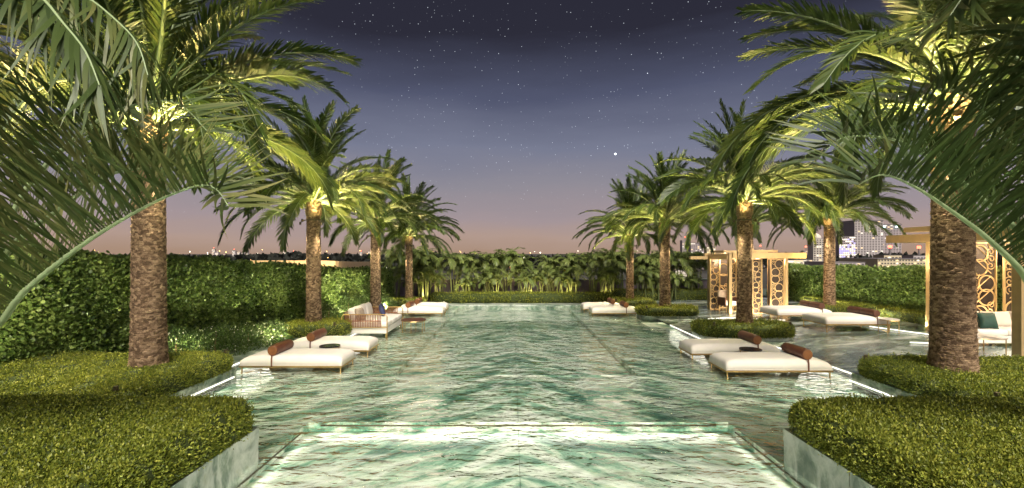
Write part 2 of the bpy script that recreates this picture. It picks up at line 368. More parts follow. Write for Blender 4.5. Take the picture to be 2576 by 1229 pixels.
def wall(x0, x1, y0, y1, z0, z1): MB().box(x0, x1, y0, y1, z0, z1).obj('pool_wall', pm, pool)
wall(PX0 - .018, PX0, .5, BY1, BASIN, SHELF + .02); wall(PX1, PX1 + .018, .5, BY1, BASIN, SHELF + .02); wall(PX0, PX1, BY1, BY1 + .028, BASIN, SHELF + .02)
wall(DX0 - .018, DX0, DY0, FAR, DEEP, SHELF + .015); wall(DX1, DX1 + .018, DY0, FAR, DEEP, SHELF + .015); wall(DX0, DX1, DY0 - .018, DY0, DEEP, SHELF + .015)
wall(-7.6, 7.7, FAR, FAR + .05, DEEP, -.02)
# submerged steps by the right edge
for k in range(3):
    MB().box(3.6 + k * .62, 5.66, 15.2 + k * .35, 17.6 - k * .2, SHELF + .002, SHELF + .028 * (k + 1)).obj('pool_step', pm, pool)
me = bpy.data.meshes.new('water'); me.from_pydata([(-7.6, .5, 0), (7.7, .5, 0), (7.7, FAR + .05, 0), (-7.6, FAR + .05, 0)], [], [(0, 1, 2, 3)])
link('water', me, 'water', kind='structure')

# right deck of polished marble, left ledge, far coping
deck = link('stone_deck', None, kind='structure')
DZ = .035
def deck_area(x0, x1, y0, y1, nx, ny): slab_rect(deck, x0, x1, y0, y1, DZ, nx, ny, 'deck_marble', th=.15, gap=.002)
deck_area(5.7, 7.3, 13.2, 22.6, 1, 6); deck_area(7.3, 15.5, 9.6, 26.5, 4, 12); deck_area(15.5, 22, 9.6, 26.5, 3, 6)
ledge = link('stone_ledge', None, kind='structure')
slab_rect(ledge, -12, -6.45, 9.6, 13.0, DZ, 3, 2, 'plinth_stone', th=.15); slab_rect(ledge, -12, -5.05, 13.0, 23.0, DZ, 3, 5, 'plinth_stone', th=.15)
slab_rect(ledge, -6.4, 5.6, FAR + .06, 23.4, .05, 8, 1, 'plinth_stone', th=.15)
slab_rect(ledge, -12, 5.6, 23.5, 30, .02, 2, 2, 'soil', th=.1, name='soil_bed'); slab_rect(ledge, 5.6, 12.5, 26.6, 30, .02, 1, 1, 'soil', th=.1, name='soil_bed')

# LED strips
def led(pts, label, w=.026, z=None, m='led'):
    mb = MB(); pts = [Vector(p) for p in pts]
    for a, b in zip(pts[:-1], pts[1:]):
        t = (b - a).normalized(); n = Vector((-t.y, t.x, 0)) * w / 2; h = Vector((0, 0, .012))
        c = [a - n, b - n, b + n, a + n]
        mb.raw([*(q - h for q in c), *(q + h for q in c)], [(0, 3, 2, 1), (4, 5, 6, 7), (0, 1, 5, 4), (1, 2, 6, 5), (2, 3, 7, 6), (3, 0, 4, 7)])
    return tag(mb.obj('led_strip', m), label, 'light strip', 'light strips along the pool edge')
led([(5.68, 13.3, .02), (5.68, 16.4, .02)], 'white light strip on the pool edge beside the palm planter nearest the sun deck')
led([(5.68, 18.0, .02), (5.68, 22.5, .02)], 'white light strip on the right pool edge below the far palm planters')
led([(7.28, 9.65, .02), (7.28, 13.15, .02)], 'white light strip on the deck edge behind the two right foreground loungers')
led([(6.83, 6.2, .03), (6.83, 9.25, .03)], 'bright light strip at the foot of the right palm planter plinth')
led([(-5.78, 6.2, .03), (-5.78, 9.5, .03)], 'bright light strip at the foot of the left palm planter plinth')
led([(-6.42, 9.7, .02), (-6.42, 12.95, .02)], 'white light strip behind the two left foreground loungers')
led([(-5.03, 13.05, .02), (-5.03, 15.0, .02)], 'short white light strip between left loungers and outdoor sofa')
led([P(2188, 822, .07), P(2338, 842, .07), P(2420, 852, .07)], 'white light strip on the dark deck near the tall right hedge', .05)
led([P(2290, 862, .07), P(2420, 866, .07)], 'white light strip on the dark deck beside the right foreground palm', .05)
led([P(1975, 806, .07), P(1830, 800, .07), P(1780, 803, .07)], 'thin light strip on the deck in front of the gold pavilion', .05)

# underwater pool lights
def pool_light(loc, target, energy, sx, label, sy=.08):
    t = thing('pool_light', label, 'pool light', loc, group='underwater pool lights')
    d = (Vector(target) - Vector(loc)).normalized(); 
    hz = Vector((-d.y, d.x, 0)).normalized(); hx = sx / 2
    a = -hz * hx; b = hz * hx
    MB().tube([a - d * .03, b - d * .03], .012, 6).obj('housing', 'fixture', t)
    dd = Vector((d.x, d.y, 0)).normalized() + Vector((0, 0, -.62 if d.y < .5 else -.25))
    area('lamp', t, (0, 0, 0), dd, energy, sx, sy, LEDC, 112)
zb = BASIN + .09
pool_light((PC, BY1 - .06, zb), (PC, BY1 - 2.5, BASIN - .6), 1.7, 6.2, 'underwater light bar on the far wall of the near basin')
pool_light((PX0 + .06, 3.9, zb), (PX0 + 2, 3.9, BASIN - .35), 1.4, 6.0, 'underwater light bar on the left wall of the near basin')
pool_light((PX1 - .06, 3.9, zb), (PX1 - 2, 3.9, BASIN - .35), 1.4, 6.0, 'underwater light bar on the right wall of the near basin')
pool_light((PC, .6, zb), (PC, 3, BASIN - .1), 60, 6.2, 'added unseen fill light on the near wall of the near basin')  # fill light added out of view to brighten the basin floor broadly
for x, y, tx, lab in ((-6.3, 10.9, -4, 'left foreground loungers'), (7.2, 10.6, 5, 'right foreground loungers'), (6.7, 7.6, 5, 'right palm planter'), (-5.7, 7.9, -4, 'left palm planter'),
                      (-4.95, 15, -3, 'outdoor sofa'), (5.6, 15, 3.6, 'right pool steps'), (5.6, 19.5, 4, 'far right loungers'), (-4.95, 20, -3, 'far left loungers')):
    pool_light((x, y, -.012), (tx, y, -.30), .5, 2.6, 'underwater light bar on the shelf beside the ' + lab, .03)

# ================================================================== VEGETATION
def tri_sample(V, T, n, w=None):
    a, b, c = V[T[:, 0]], V[T[:, 1]], V[T[:, 2]]
    cr = np.cross(b - a, c - a); ar = np.linalg.norm(cr, axis=1) / 2; nn = cr / (2 * ar[:, None] + 1e-12)
    if w is not None: ar = ar * w
    i = RNG.choice(len(T), n, p=ar / ar.sum()); u = RNG.random(n); v = RNG.random(n); f = u + v > 1; u[f] = 1 - u[f]; v[f] = 1 - v[f]
    return a[i] + (b - a)[i] * u[:, None] + (c - a)[i] * v[:, None], nn[i]
def unit(a): return a / (np.linalg.norm(a, axis=-1, keepdims=True) + 1e-12)

def leaves(p, nrm, size, spread, flat=.6, up=.3, aspect=.55, out=.0, hexa=False):
    """scatter one rhombic (or rounded) leaf per point; returns verts, quads, tint"""
    n = len(p)
    base = p + nrm * (RNG.random(n) * spread + out)[:, None]
    d = unit(nrm * (1 - flat) + RNG.normal(size=(n, 3)) * .75 + np.array([0, 0, up]))       # leaf axis
    s = unit(np.cross(d, RNG.normal(size=(n, 3))))
    L = (size * (.65 + .7 * RNG.random(n)))[:, None]; w = L * aspect / 2
    nn = np.cross(d, s)
    if hexa:
        V = np.stack([base, base + d * L * .35 + s * w, base + d * L * .8 + s * w * .85 , base + d * L + nn * L * .1, base + d * L * .8 - s * w * .85, base + d * L * .35 - s * w], 1)
        k = np.arange(n)[:, None] * 6
        q = np.concatenate([k + np.array([[0, 1, 2, 3]]), k + np.array([[0, 3, 4, 5]])], 0); m = 6
    else:
        V = np.stack([base, base + d * L * .5 + s * w, base + d * L, base + d * L * .5 - s * w], 1)
        k = np.arange(n)[:, None] * 4; q = k + np.array([[0, 1, 2, 3]]); m = 4
    t = np.repeat(np.clip(RNG.normal(.5, .22, n), 0, 1), m)
    return V.reshape(-1, 3), q, t

def value_noise(p, s, seed=0):
    """cheap smooth noise from a few sines"""
    r = np.random.default_rng(seed); v = 0
    for k in range(5):
        d = r.normal(size=3) * s * (1 + .6 * k); v = v + np.sin(p @ d + r.random() * 6.28) / (1 + .5 * k)
    return v / 2.6

def hedge_shell(outline, z0, z1, r, rz=None, bump=.02, seed=0, cap_n=10):
    """rounded clipped-hedge body: rings of the outline, shrunk towards the top edge, then a cap"""
    o = np.array(outline); c = o.mean(0); n = len(o)
    nx = np.roll(o, -1, 0) - np.roll(o, 1, 0); nrm = unit(np.stack([nx[:, 1], -nx[:, 0]], 1))
    rz = rz or r
    prof = [(r * .45, z0), (r * .1, z0 + rz * .5), (0, z0 + (z1 - z0) * .45)] + [(r * (1 - math.cos(a)), z1 - rz + rz * math.sin(a)) for a in (0, .35, .7, 1.05, 1.35, math.pi / 2)]
    rings = [np.concatenate([o - nrm * i, np.full((n, 1), z)], 1) for i, z in prof]
    last = rings[-1]
    for k in range(1, cap_n): rings.append(np.concatenate([last[:, :2] + (c - last[:, :2]) * (k / cap_n), last[:, 2:]], 1))
    V = np.concatenate(rings + [np.array([[c[0], c[1], z1]])], 0)
    T = []
    for i in range(len(rings) - 1):
        for k in range(n):
            a, b, cc, d = i * n + k, i * n + (k + 1) % n, (i + 1) * n + (k + 1) % n, (i + 1) * n + k
            T += [(a, b, cc), (a, cc, d)]
    m = len(rings) - 1
    for k in range(n): T.append((m * n + k, m * n + (k + 1) % n, len(V) - 1))
    T = np.array(T)
    V[:, 2] += value_noise(V, 3.0, seed) * bump * (V[:, 2] > z0 + .05)
    return V, T

def box_hedge(label, x0, x1, y0, y1, z0, z1, r, count, size, near=False, seed=0):
    ol = []
    for k, p in enumerate(pts := rounded_rect(x0, x1, y0, y1, r, 8)):
        q = pts[(k + 1) % len(pts)]; m = max(1, int(math.dist(p, q) / .35)); ol += [(p[0] + (q[0] - p[0]) * j / m, p[1] + (q[1] - p[1]) * j / m) for j in range(m)]
    V, T = hedge_shell(ol, z0, z1, min(.16, (z1 - z0) * .5), seed=seed, bump=.03)
    t = thing('box_hedge', label, 'hedge', ((x0 + x1) / 2, (y0 + y1) / 2, z0), group='clipped box hedges')
    off = np.array(t.location)
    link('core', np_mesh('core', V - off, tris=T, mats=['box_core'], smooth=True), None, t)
    cen = V[T].mean(1); w = None
    if near:
        d = np.linalg.norm(cen - np.array([0, 0, CAMZ]), axis=1); w = 1 / np.maximum(d, 4) ** 2
        w = w * np.where((np.abs(cen[:, 0]) < cen[:, 1] * 1.22 + .3) & (cen[:, 1] > 3.2), 1, .04)
    p, nn = tri_sample(V, T, int(count * 1.35), w)
    kp = RNG.random(len(p)) < .55 + .9 * value_noise(p, 9.0, seed + 7); p = p[kp]; nn = nn[kp]
    lv, q, tint = leaves(p, nn, size, size * .6, flat=.35, up=.35, aspect=.5)
    tint = np.clip(tint + np.repeat(value_noise(p, 1.6, seed + 5) * .16, 4), 0, 1)
    ns = count // 30; p2, n2 = tri_sample(V, T, ns, w); p2 = np.repeat(p2, 4, 0) + np.tile(np.arange(4)[:, None], (ns, 1)) * np.repeat(unit(n2 + RNG.normal(size=n2.shape) * .5 + [0, 0, .5]) * (size * (.3 + .6 * RNG.random(ns)))[:, None], 4, 0)
    l2, q2, t2 = leaves(p2, np.repeat(n2, 4, 0), size * .95, 0, flat=.3, up=.5, aspect=.5); q = np.concatenate([q, q2 + len(lv)]); lv = np.concatenate([lv, l2]); tint = np.concatenate([tint, np.clip(t2 + .12, 0, 1)])
    link('foliage', np_mesh('foliage', lv - off, quads=q, tint=tint, mats=['box_leaf']), None, t, kind='stuff')
    return t

def planter(label, x0, x1, y0, y1, z1, inset=.0, r=None, panels=None):
    t = thing('planter', label, 'planter', ((x0 + x1) / 2, (y0 + y1) / 2, 0), group='stone planters')
    cx, cy = t.location.x, t.location.y
    ol = rounded_rect(x0 + .02 - cx, x1 - .02 - cx, y0 + .02 - cy, y1 - .02 - cy, r or .02, 6)
    MB().prism(ol, -.16, z1 - .004).obj('wall', 'plinth_stone', t)
    if panels:                        # stone facing panels on the pool side and the end
        side, n = panels
        xs = (x1 - .02 if side > 0 else x0 - .002) - cx
        L = (y1 - y0) / n; h = z1 + .13
        for k in range(n):
            for (za, zb, pr) in ((-.16, z1 * .62 - .003, .012), (z1 * .62 + .003, z1, .022)):
                MB().box(xs - (0 if side > 0 else pr), xs + .022 + (pr if side > 0 else 0), y0 - cy + k * L + .006, y0 - cy + (k + 1) * L - .006, za, zb).obj('stone_panel', 'plinth_stone', t)
        m = 4; Lx = (x1 - x0) / m
        for k in range(m):
            MB().box(x0 - cx + k * Lx + .003, x0 - cx + (k + 1) * Lx - .003, y1 - cy - .02, y1 - cy + .014, -.16, z1).obj('stone_panel', 'plinth_stone', t)
    return t

# near planters
planter('long stone planter plinth at the lower left corner of the pool', -9.6, PX0, 1.2, 5.75, .42, panels=(1, 4))
box_hedge('wide clipped box hedge filling the lower left foreground', -9.7, PX0 + .03, 1.2, 5.8, .40, .80, .34, 120000, .030, True, 1)
planter('long stone planter plinth at the lower right corner of the pool', PX1, 9.8, 1.2, 5.7, .42, panels=(-1, 4))
box_hedge('wide clipped box hedge filling the lower right foreground', PX1 - .03, 9.9, 1.2, 5.75, .40, .80, .34, 120000, .030, True, 2)
planter('stone planter plinth below the nearest left palm', -10.4, -5.8, 6.0, 9.6, .20, panels=(1, 3))
box_hedge('low clipped hedge at the foot of the nearest left palm', -10.5, -5.75, 5.9, 9.75, .18, .50, .5, 70000, .034, True, 3)
planter('stone planter plinth below the nearest right palm', 6.85, 11.2, 6.0, 9.2, .20, panels=(-1, 3))
box_hedge('low clipped hedge at the foot of the nearest right palm', 6.8, 11.25, 5.9, 9.35, .18, .50, .6, 70000, .034, True, 4)
# palm islands
def island(lab, x0, x1, y0, y1, zt, n, zp=.13):
    planter('dark stone plinth under the ' + lab, x0 + .04, x1 - .04, y0 + .04, y1 - .04, zp, r=.3)
    box_hedge(lab, x0, x1, y0, y1, zp - .01, zt, .5 if y1 - y0 > 1.1 else .42, n, .045, seed=n)
island('oval clipped hedge around the second right palm', 5.65, 8.45, 13.35, 14.75, .47, 16000)
island('clipped hedge around the third right palm, beyond the far loungers', 5.1, 7.45, 17.9, 19.3, .43, 11000)
island('clipped hedge around the farthest right palm', 4.6, 6.7, 20.9, 22.4, .42, 9000)
island('rounded clipped hedge around the second left palm', -6.9, -5.0, 13.3, 14.8, .47, 12000)
island('clipped hedge around the farthest left palm', -5.9, -4.1, 21.0, 22.4, .42, 7000)
island('low clipped hedge around the palm by the tall right hedge', 12.4, 14.6, 18.6, 20.2, .38, 9000)
box_hedge('yellow-green clipped hedge strip along the foot of the tall right hedge', 14.7, 15.7, 14.0, 23.5, .03, .36, .4, 15000, .05, seed=21)
box_hedge('long low clipped hedge along the far end of the pool', -4.2, 5.2, 23.5, 24.5, .03, .50, .35, 16000, .06, seed=22)
box_hedge('low clipped hedge continuing behind the gold pavilion', 5.4, 12.6, 25.0, 26.2, .03, .55, .35, 9000, .06, seed=23)

def tall_hedge(label, p0, p1, h0, h1, th, count, size, seed, single=0, side=1):
    p0 = np.array(p0, float); p1 = np.array(p1, float); d = p1 - p0; L = np.linalg.norm(d); d /= L; n = np.array([d[1], -d[0]]) * side   # n faces the pool
    nu, nv = max(6, int(L / .22)), 14
    t = thing('tall_hedge', label, 'hedge', (*p0, 0), group='tall boundary hedges')
    off = np.array([*p0, 0])
    prof = [(0.10, 0), (0, .08), (0, .5), (0, .85), (-.06, .95), (-.2, 1.0), (-th * .55, 1.0), (-th + .1, .97), (-th, .8), (-th, 0)]
    prof_s = [];
    for (a, b), (c, e) in zip(prof[:-1], prof[1:]):
        k = max(1, int(math.hypot(c - a, (e - b) * h0) / .22)); prof_s += [(a + (c - a) * j / k, b + (e - b) * j / k) for j in range(k)]
    prof_s.append(prof[-1]); m = len(prof_s)
    V = []
    for i in range(nu + 1):
        u = i / nu; h = h0 + (h1 - h0) * u; q = p0 + d * L * u
        for a, b in prof_s: V.append((q[0] + n[0] * a, q[1] + n[1] * a, b * h))
    V = np.array(V); T = []
    for i in range(nu):
        for k in range(m - 1):
            a, b, c, e = i * m + k, i * m + k + 1, (i + 1) * m + k + 1, (i + 1) * m + k
            T += [(a, b, c), (a, c, e)] if side < 0 else [(a, c, b), (a, e, c)]
    for i0, flip in ((0, False), (nu * m, True)):
        for k in range(1, m - 1): T.append((i0, i0 + k + (1 if flip else 0), i0 + k + (0 if flip else 1)))
    T = np.array(T)
    nv_ = np.zeros_like(V); fn = np.cross(V[T[:, 1]] - V[T[:, 0]], V[T[:, 2]] - V[T[:, 0]])
    for k in range(3): np.add.at(nv_, T[:, k], fn)
    nv_ = unit(nv_)
    if (nv_[:, :2] @ n).mean() * 0 + ((nv_[:, 2][V[:, 2] > h1 * .98]).mean()) < 0: T = T[:, ::-1]; nv_ = -nv_
    V = V + nv_ * (value_noise(V, 2.2, seed) * .13 + value_noise(V, 6, seed + 1) * .07)[:, None]
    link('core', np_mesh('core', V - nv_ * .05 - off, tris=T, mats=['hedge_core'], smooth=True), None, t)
    cen = V[T].mean(1); dist = np.linalg.norm(cen - np.array([0, 0, CAMZ]), axis=1)
    facing = ((cen - p0.tolist().__add__([0]) ) [:, :2] @ n) > -th * .75
    w = 1 / np.maximum(dist, 5) ** 1.3 * np.where(facing, 1, .12)
    # sprigs: several leaves round each point
    ns = count // 6
    p, nn = tri_sample(V, T, ns, w)
    p = np.repeat(p, 6, 0) + RNG.normal(size=(ns * 6, 3)) * size * .55; nn = np.repeat(nn, 6, 0)
    lv, q, tint = leaves(p, nn, size, size * 1.3, flat=.5, up=.45, aspect=.72, hexa=True)
    tint = np.clip(tint + np.repeat(value_noise(p, 2.2, seed + 9) * .2, 6), 0, 1)
    link('foliage', np_mesh('foliage', lv - off, quads=q, tint=tint, mats=['hedge_leaf']), None, t, kind='stuff')
    if single:
        me_ = []
        for k in range(3):
            l1, q1, t1 = leaves(np.zeros((1, 3)), np.array([[0, 0, 1.]]), size, 0, flat=0, aspect=.8, hexa=True)
            me_.append(np_mesh('leaf', l1, quads=q1, tint=t1 + .08, mats=['hedge_leaf']))
        sel = np.where(facing & (cen[:, 2] < h0 * .97), 1 / dist ** 4, 0) * ((np.abs(cen[:, 0]) < cen[:, 1] * 1.1))
        p, nn = tri_sample(V, T, single, sel)
        for k in range(single):
            o = link('leaf', me_[k % 3], None, t, tuple(p[k] + nn[k] * size * .9 - off))
            o.rotation_euler = (random.uniform(-.9, .9), random.uniform(-.9, .9), random.uniform(0, 6.3)); o.scale = (1.15, 1.15, 1.15)
    return t
tall_hedge('tall glossy-leaved hedge beside the nearest left palm', (-10.6, 6.2), (-7.1, 15.7), 2.62, 2.02, 1.3, 150000, .074, 31, single=280)
tall_hedge('tall dark hedge farther back, behind the second left palm and the sofa', (-6.95, 16.1), (-6.35, 24.2), 1.92, 1.62, 1.1, 42000, .080, 33)
tall_hedge('tall hedge on the right behind the two wide deck daybeds', (16.4, 11.5), (15.3, 27.0), 1.95, 1.72, 1.2, 90000, .085, 35, side=-1)

def shrub(label, loc, rx, ry, h, n, size, flowers=0, seed=0):
    t = thing('shrub', label, 'shrub', loc, group='loose shrubs by the left hedge')
    u = unit(RNG.normal(size=(n, 3))); u[:, 2] = np.abs(u[:, 2]); rr = (.55 + .45 * RNG.random(n) ** .4)[:, None]
    p = u * rr * np.array([rx, ry, h]) * (1 + .2 * value_noise(u, 4, seed))[:, None]
    lv, q, tint = leaves(p, u, size, size, flat=.4, up=.5, aspect=.5)
    link('foliage', np_mesh('foliage', lv, quads=q, tint=tint, mats=['shrub_leaf']), None, t, kind='stuff')
    MB().tube([(0, 0, -.03), (.02, .01, h * .5), (.05, 0, h * .85)], [.03, .02, .008], 6).obj('stem', 'boots', t)
    if flowers:
        u = unit(RNG.normal(size=(flowers, 3))); u[:, 2] = np.abs(u[:, 2]); p = u * np.array([rx, ry, h]) * 1.02
        lv, q, tint = leaves(p, u, .035, .02, flat=.9, aspect=.9)
        link('flower', np_mesh('flower', lv, quads=q, tint=tint, mats=['flower']), None, t, kind='stuff')
words = ['nearest', 'second', 'third', 'fourth', 'fifth', 'sixth', 'seventh', 'eighth']
for k, (x, y, h) in enumerate(((-7.9, 10.7, .75), (-7.55, 11.6, .7), (-7.3, 12.6, .62), (-7.0, 13.2, .55), (-6.6, 16.4, .7), (-6.4, 17.8, .85), (-6.2, 19.2, .8), (-5.9, 20.6, .6))):
    shrub('loose leafy shrub at the foot of the left hedge, %s from the front' % words[k], (x, y, .02), .65, .7, h, 4200, .055, 110 if k < 4 else 25, k)

# ------------------------------------------------------------------ palms
def frond_arrays(rach, up, n, leaf_len, width, fwd=(55, 22), vee=(28, 12), droop=.25, segs=3, r0=.035, s0=.12, rng=RNG, jitter=.12, prof=None, curl=0.0):
    """pinnate leaf: tapered midrib plus two rows of blades.  rach (N,3), up (N,3)"""
    rach = np.asarray(rach, float); N = len(rach)
    T = unit(np.gradient(rach, axis=0)); U = unit(np.asarray(up, float) - (np.asarray(up, float) * T).sum(1, keepdims=True) * T); S = np.cross(T, U)
    seglen = np.concatenate([[0], np.cumsum(np.linalg.norm(np.diff(rach, axis=0), axis=1))]); par = seglen / seglen[-1]
    ip = lambda A, s: np.stack([np.interp(s, par, A[:, k]) for k in range(3)], 1)
    V = []; Q = []; TR = []; tint = []; mi_q = []; mi_t = []; vo = 0
    # midrib
    nr = 5; a = np.arange(nr) / nr * 2 * np.pi; rr = r0 * (1 - .9 * par)
    rv = (rach[:, None] + (S[:, None] * np.cos(a)[None, :, None] + U[:, None] * np.sin(a)[None, :, None]) * rr[:, None, None]).reshape(-1, 3)
    V.append(rv); tint.append(np.full(len(rv), .5))
    for i in range(N - 1):
        for k in range(nr): Q.append((i * nr + k, i * nr + (k + 1) % nr, (i + 1) * nr + (k + 1) % nr, (i + 1) * nr + k)); mi_q.append(1)
    vo = len(rv)
    for sd in (-1, 1):
        s = np.clip(np.linspace(s0, 1.0, n) + rng.normal(size=n) * .25 / n, s0, 1)
        b = ip(rach, s); t = unit(ip(T, s)); u = unit(ip(U, s)); sv = unit(ip(S, s)) * sd
        fa = np.radians(fwd[0] + (fwd[1] - fwd[0]) * s + rng.normal(size=n) * 5); va = np.radians(vee[0] + (vee[1] - vee[0]) * s + rng.normal(size=n) * 7)
        d = unit(np.cos(fa)[:, None] * t + np.sin(fa)[:, None] * (np.cos(va)[:, None] * sv + np.sin(va)[:, None] * u) + rng.normal(size=(n, 3)) * jitter * .4)
        pf = prof(s) if prof else np.minimum(1, .35 + 2.2 * (s - s0)) * (1 - .62 * np.clip((s - .5) / .5, 0, 1) ** 1.5)
        L = leaf_len * pf * (1 + rng.normal(size=n) * jitter * .6)
        wd = unit(t - (t * d).sum(1, keepdims=True) * d)
        tt = np.linspace(0, 1, segs + 1); wp = np.array({2: [.65, 1.0, 0], 3: [.6, 1, .75, 0], 4: [.55, 1, .95, .6, 0], 5: [.5, .95, 1, .8, .5, 0]}[segs])
        dr = droop * (1 + rng.normal(size=n) * .25); cu = rng.normal(size=n) * curl
        rows = []
        for k in range(segs):
            c = b + d * (L * tt[k])[:, None] + np.array([0, 0, -1]) * (L * dr * tt[k] ** 2)[:, None] + wd * (L * cu * tt[k] ** 2)[:, None]
            w = width * wp[k] / 2; rows += [c - wd * w, c + wd * w]
        tip = b + d * (L * .97)[:, None] + np.array([0, 0, -1]) * (L * dr)[:, None] + wd * (L * cu)[:, None]; rows.append(tip)
        m = 2 * segs + 1; vv = np.stack(rows, 1).reshape(-1, 3); V.append(vv)
        tv = np.clip(rng.normal(.45, .13, n), 0, 1)
        tint.append((tv[:, None] + np.concatenate([np.repeat(np.linspace(-.05, .1, segs), 2), [.3]])[None]).ravel())
        base = vo + np.arange(n) * m
        for k in range(segs - 1):
            Q += np.stack([base + 2 * k, base + 2 * k + 1, base + 2 * k + 3, base + 2 * k + 2], 1).tolist(); mi_q += [0] * n
        TR += np.stack([base + m - 3, base + m - 2, base + m - 1], 1).tolist(); mi_t += [0] * n
        vo += len(vv)
    return np.concatenate(V), np.array(Q), np.array(TR), np.concatenate(tint), mi_q + mi_t

def frond_mesh(t, hi, rng):
    """unit-length date-palm frond; t=0 upright heart leaf .. t=1 hanging old leaf"""
    N = 14; e0 = R(83 - 76 * t + rng.normal() * 5); bend = R(34 + 57 * t ** .8 + rng.normal() * 8)
    s = np.linspace(0, 1, N); ang = e0 - bend * s ** 1.5
    step = np.stack([np.cos(ang), np.zeros(N), np.sin(ang)], 1) / (N - 1); yaw = rng.normal() * .16
    pts = np.concatenate([[np.zeros(3)], np.cumsum(step[:-1], 0)]); pts[:, 1] += yaw * s ** 2 * .5
    T = np.gradient(pts, axis=0); U = np.stack([-T[:, 2], np.zeros(N), T[:, 0]], 1)
    tw = rng.normal() * .3 * s; Sx = np.array([0, 1, 0]); U = U * np.cos(tw)[:, None] / (np.linalg.norm(U, axis=1, keepdims=True)) + Sx * np.sin(tw)[:, None]
    V, Q, TR, ti, mi = frond_arrays(pts, U, 104 if hi else 84, .158, .0098 if hi else .0122, (56, 26), (32, 16), .12 + .16 * t, 4 if hi else 3, .013, .10, rng)
    return np_mesh('frond', V, Q, TR, ti, ['palm_leaf', 'rachis'], mi)
PI2 = math.pi / 2
NCL = 7
FR_HI = [[frond_mesh(c / (NCL - 1), True, RNG) for _ in range(2)] for c in range(NCL)]
FR_LO = [[frond_mesh(c / (NCL - 1), False, RNG) for _ in range(2)] for c in range(NCL)]

def trunk_mesh(h, r, nth, ncell, rowh, seed):
    """trunk clad in the stubs of old leaves: offset rows of overlapping scales"""
    g_ = np.random.default_rng(seed); nz = int(h / rowh * 4) + 1
    th = np.arange(nth) / nth * 2 * np.pi; z = np.linspace(0, h, nz)
    Z, TH = np.meshgrid(z, th, indexing='ij')
    c3 = np.stack([np.cos(TH) * r * 8, np.sin(TH) * r * 8, Z * 6], -1).reshape(-1, 3)
    wob = (value_noise(c3, 1.2, seed) * .6 + value_noise(c3, 3.5, seed + 2) * .55).reshape(Z.shape); wu = (value_noise(c3, 2.5, seed + 3) * .5).reshape(Z.shape)
    row = Z / rowh + wob; ri = np.floor(row); fr = row - ri
    u = TH / (2 * np.pi) * ncell + .5 * (ri % 2) + wu + np.mod(np.sin(ri * 7.13) * 917.3, 1) * 2; ci = np.floor(u) % ncell; fu = u - np.floor(u)
    hsh = np.mod(np.sin(ri * 12.9898 + ci * 78.233 + seed) * 43758.5453, 1)
    edge = np.clip(1 - np.abs(fu - .5) * 2, 0, 1) ** .5
    disp = (fr ** 1.5) * edge * (.35 + .9 * hsh) * .075 + (hsh - .5) * .02
    flare = 1 + .16 * np.exp(-Z / .25) - .10 * (Z / h)
    rad = r * flare * (1 + disp * (.28 / r)) + g_.normal(size=Z.shape) * .0022
    V = np.stack([np.cos(TH) * rad, np.sin(TH) * rad, Z], -1).reshape(-1, 3)
    i, k = np.meshgrid(np.arange(nz - 1), np.arange(nth), indexing='ij'); k2 = (k + 1) % nth
    Q = np.stack([i * nth + k, i * nth + k2, (i + 1) * nth + k2, (i + 1) * nth + k], -1).reshape(-1, 4)
    return np_mesh('trunk', V, Q, tint=np.clip(hsh * .9 + g_.normal(size=hsh.shape) * .12, 0, 1).ravel(), mats=['bark'])

stub_me = MB().raw([(-.055, 0, 0), (.055, 0, 0), (.045, .05, .13), (-.045, .05, .13), (-.05, -.04, 0), (.05, -.04, 0), (.035, .02, .135), (-.035, .02, .135)],
                   [(0, 1, 2, 3), (5, 4, 7, 6), (0, 4, 5, 1), (1, 5, 6, 2), (3, 2, 6, 7), (4, 0, 3, 7)]).mesh('leaf_stub')
stub_me.materials.append(MATS['boots'])

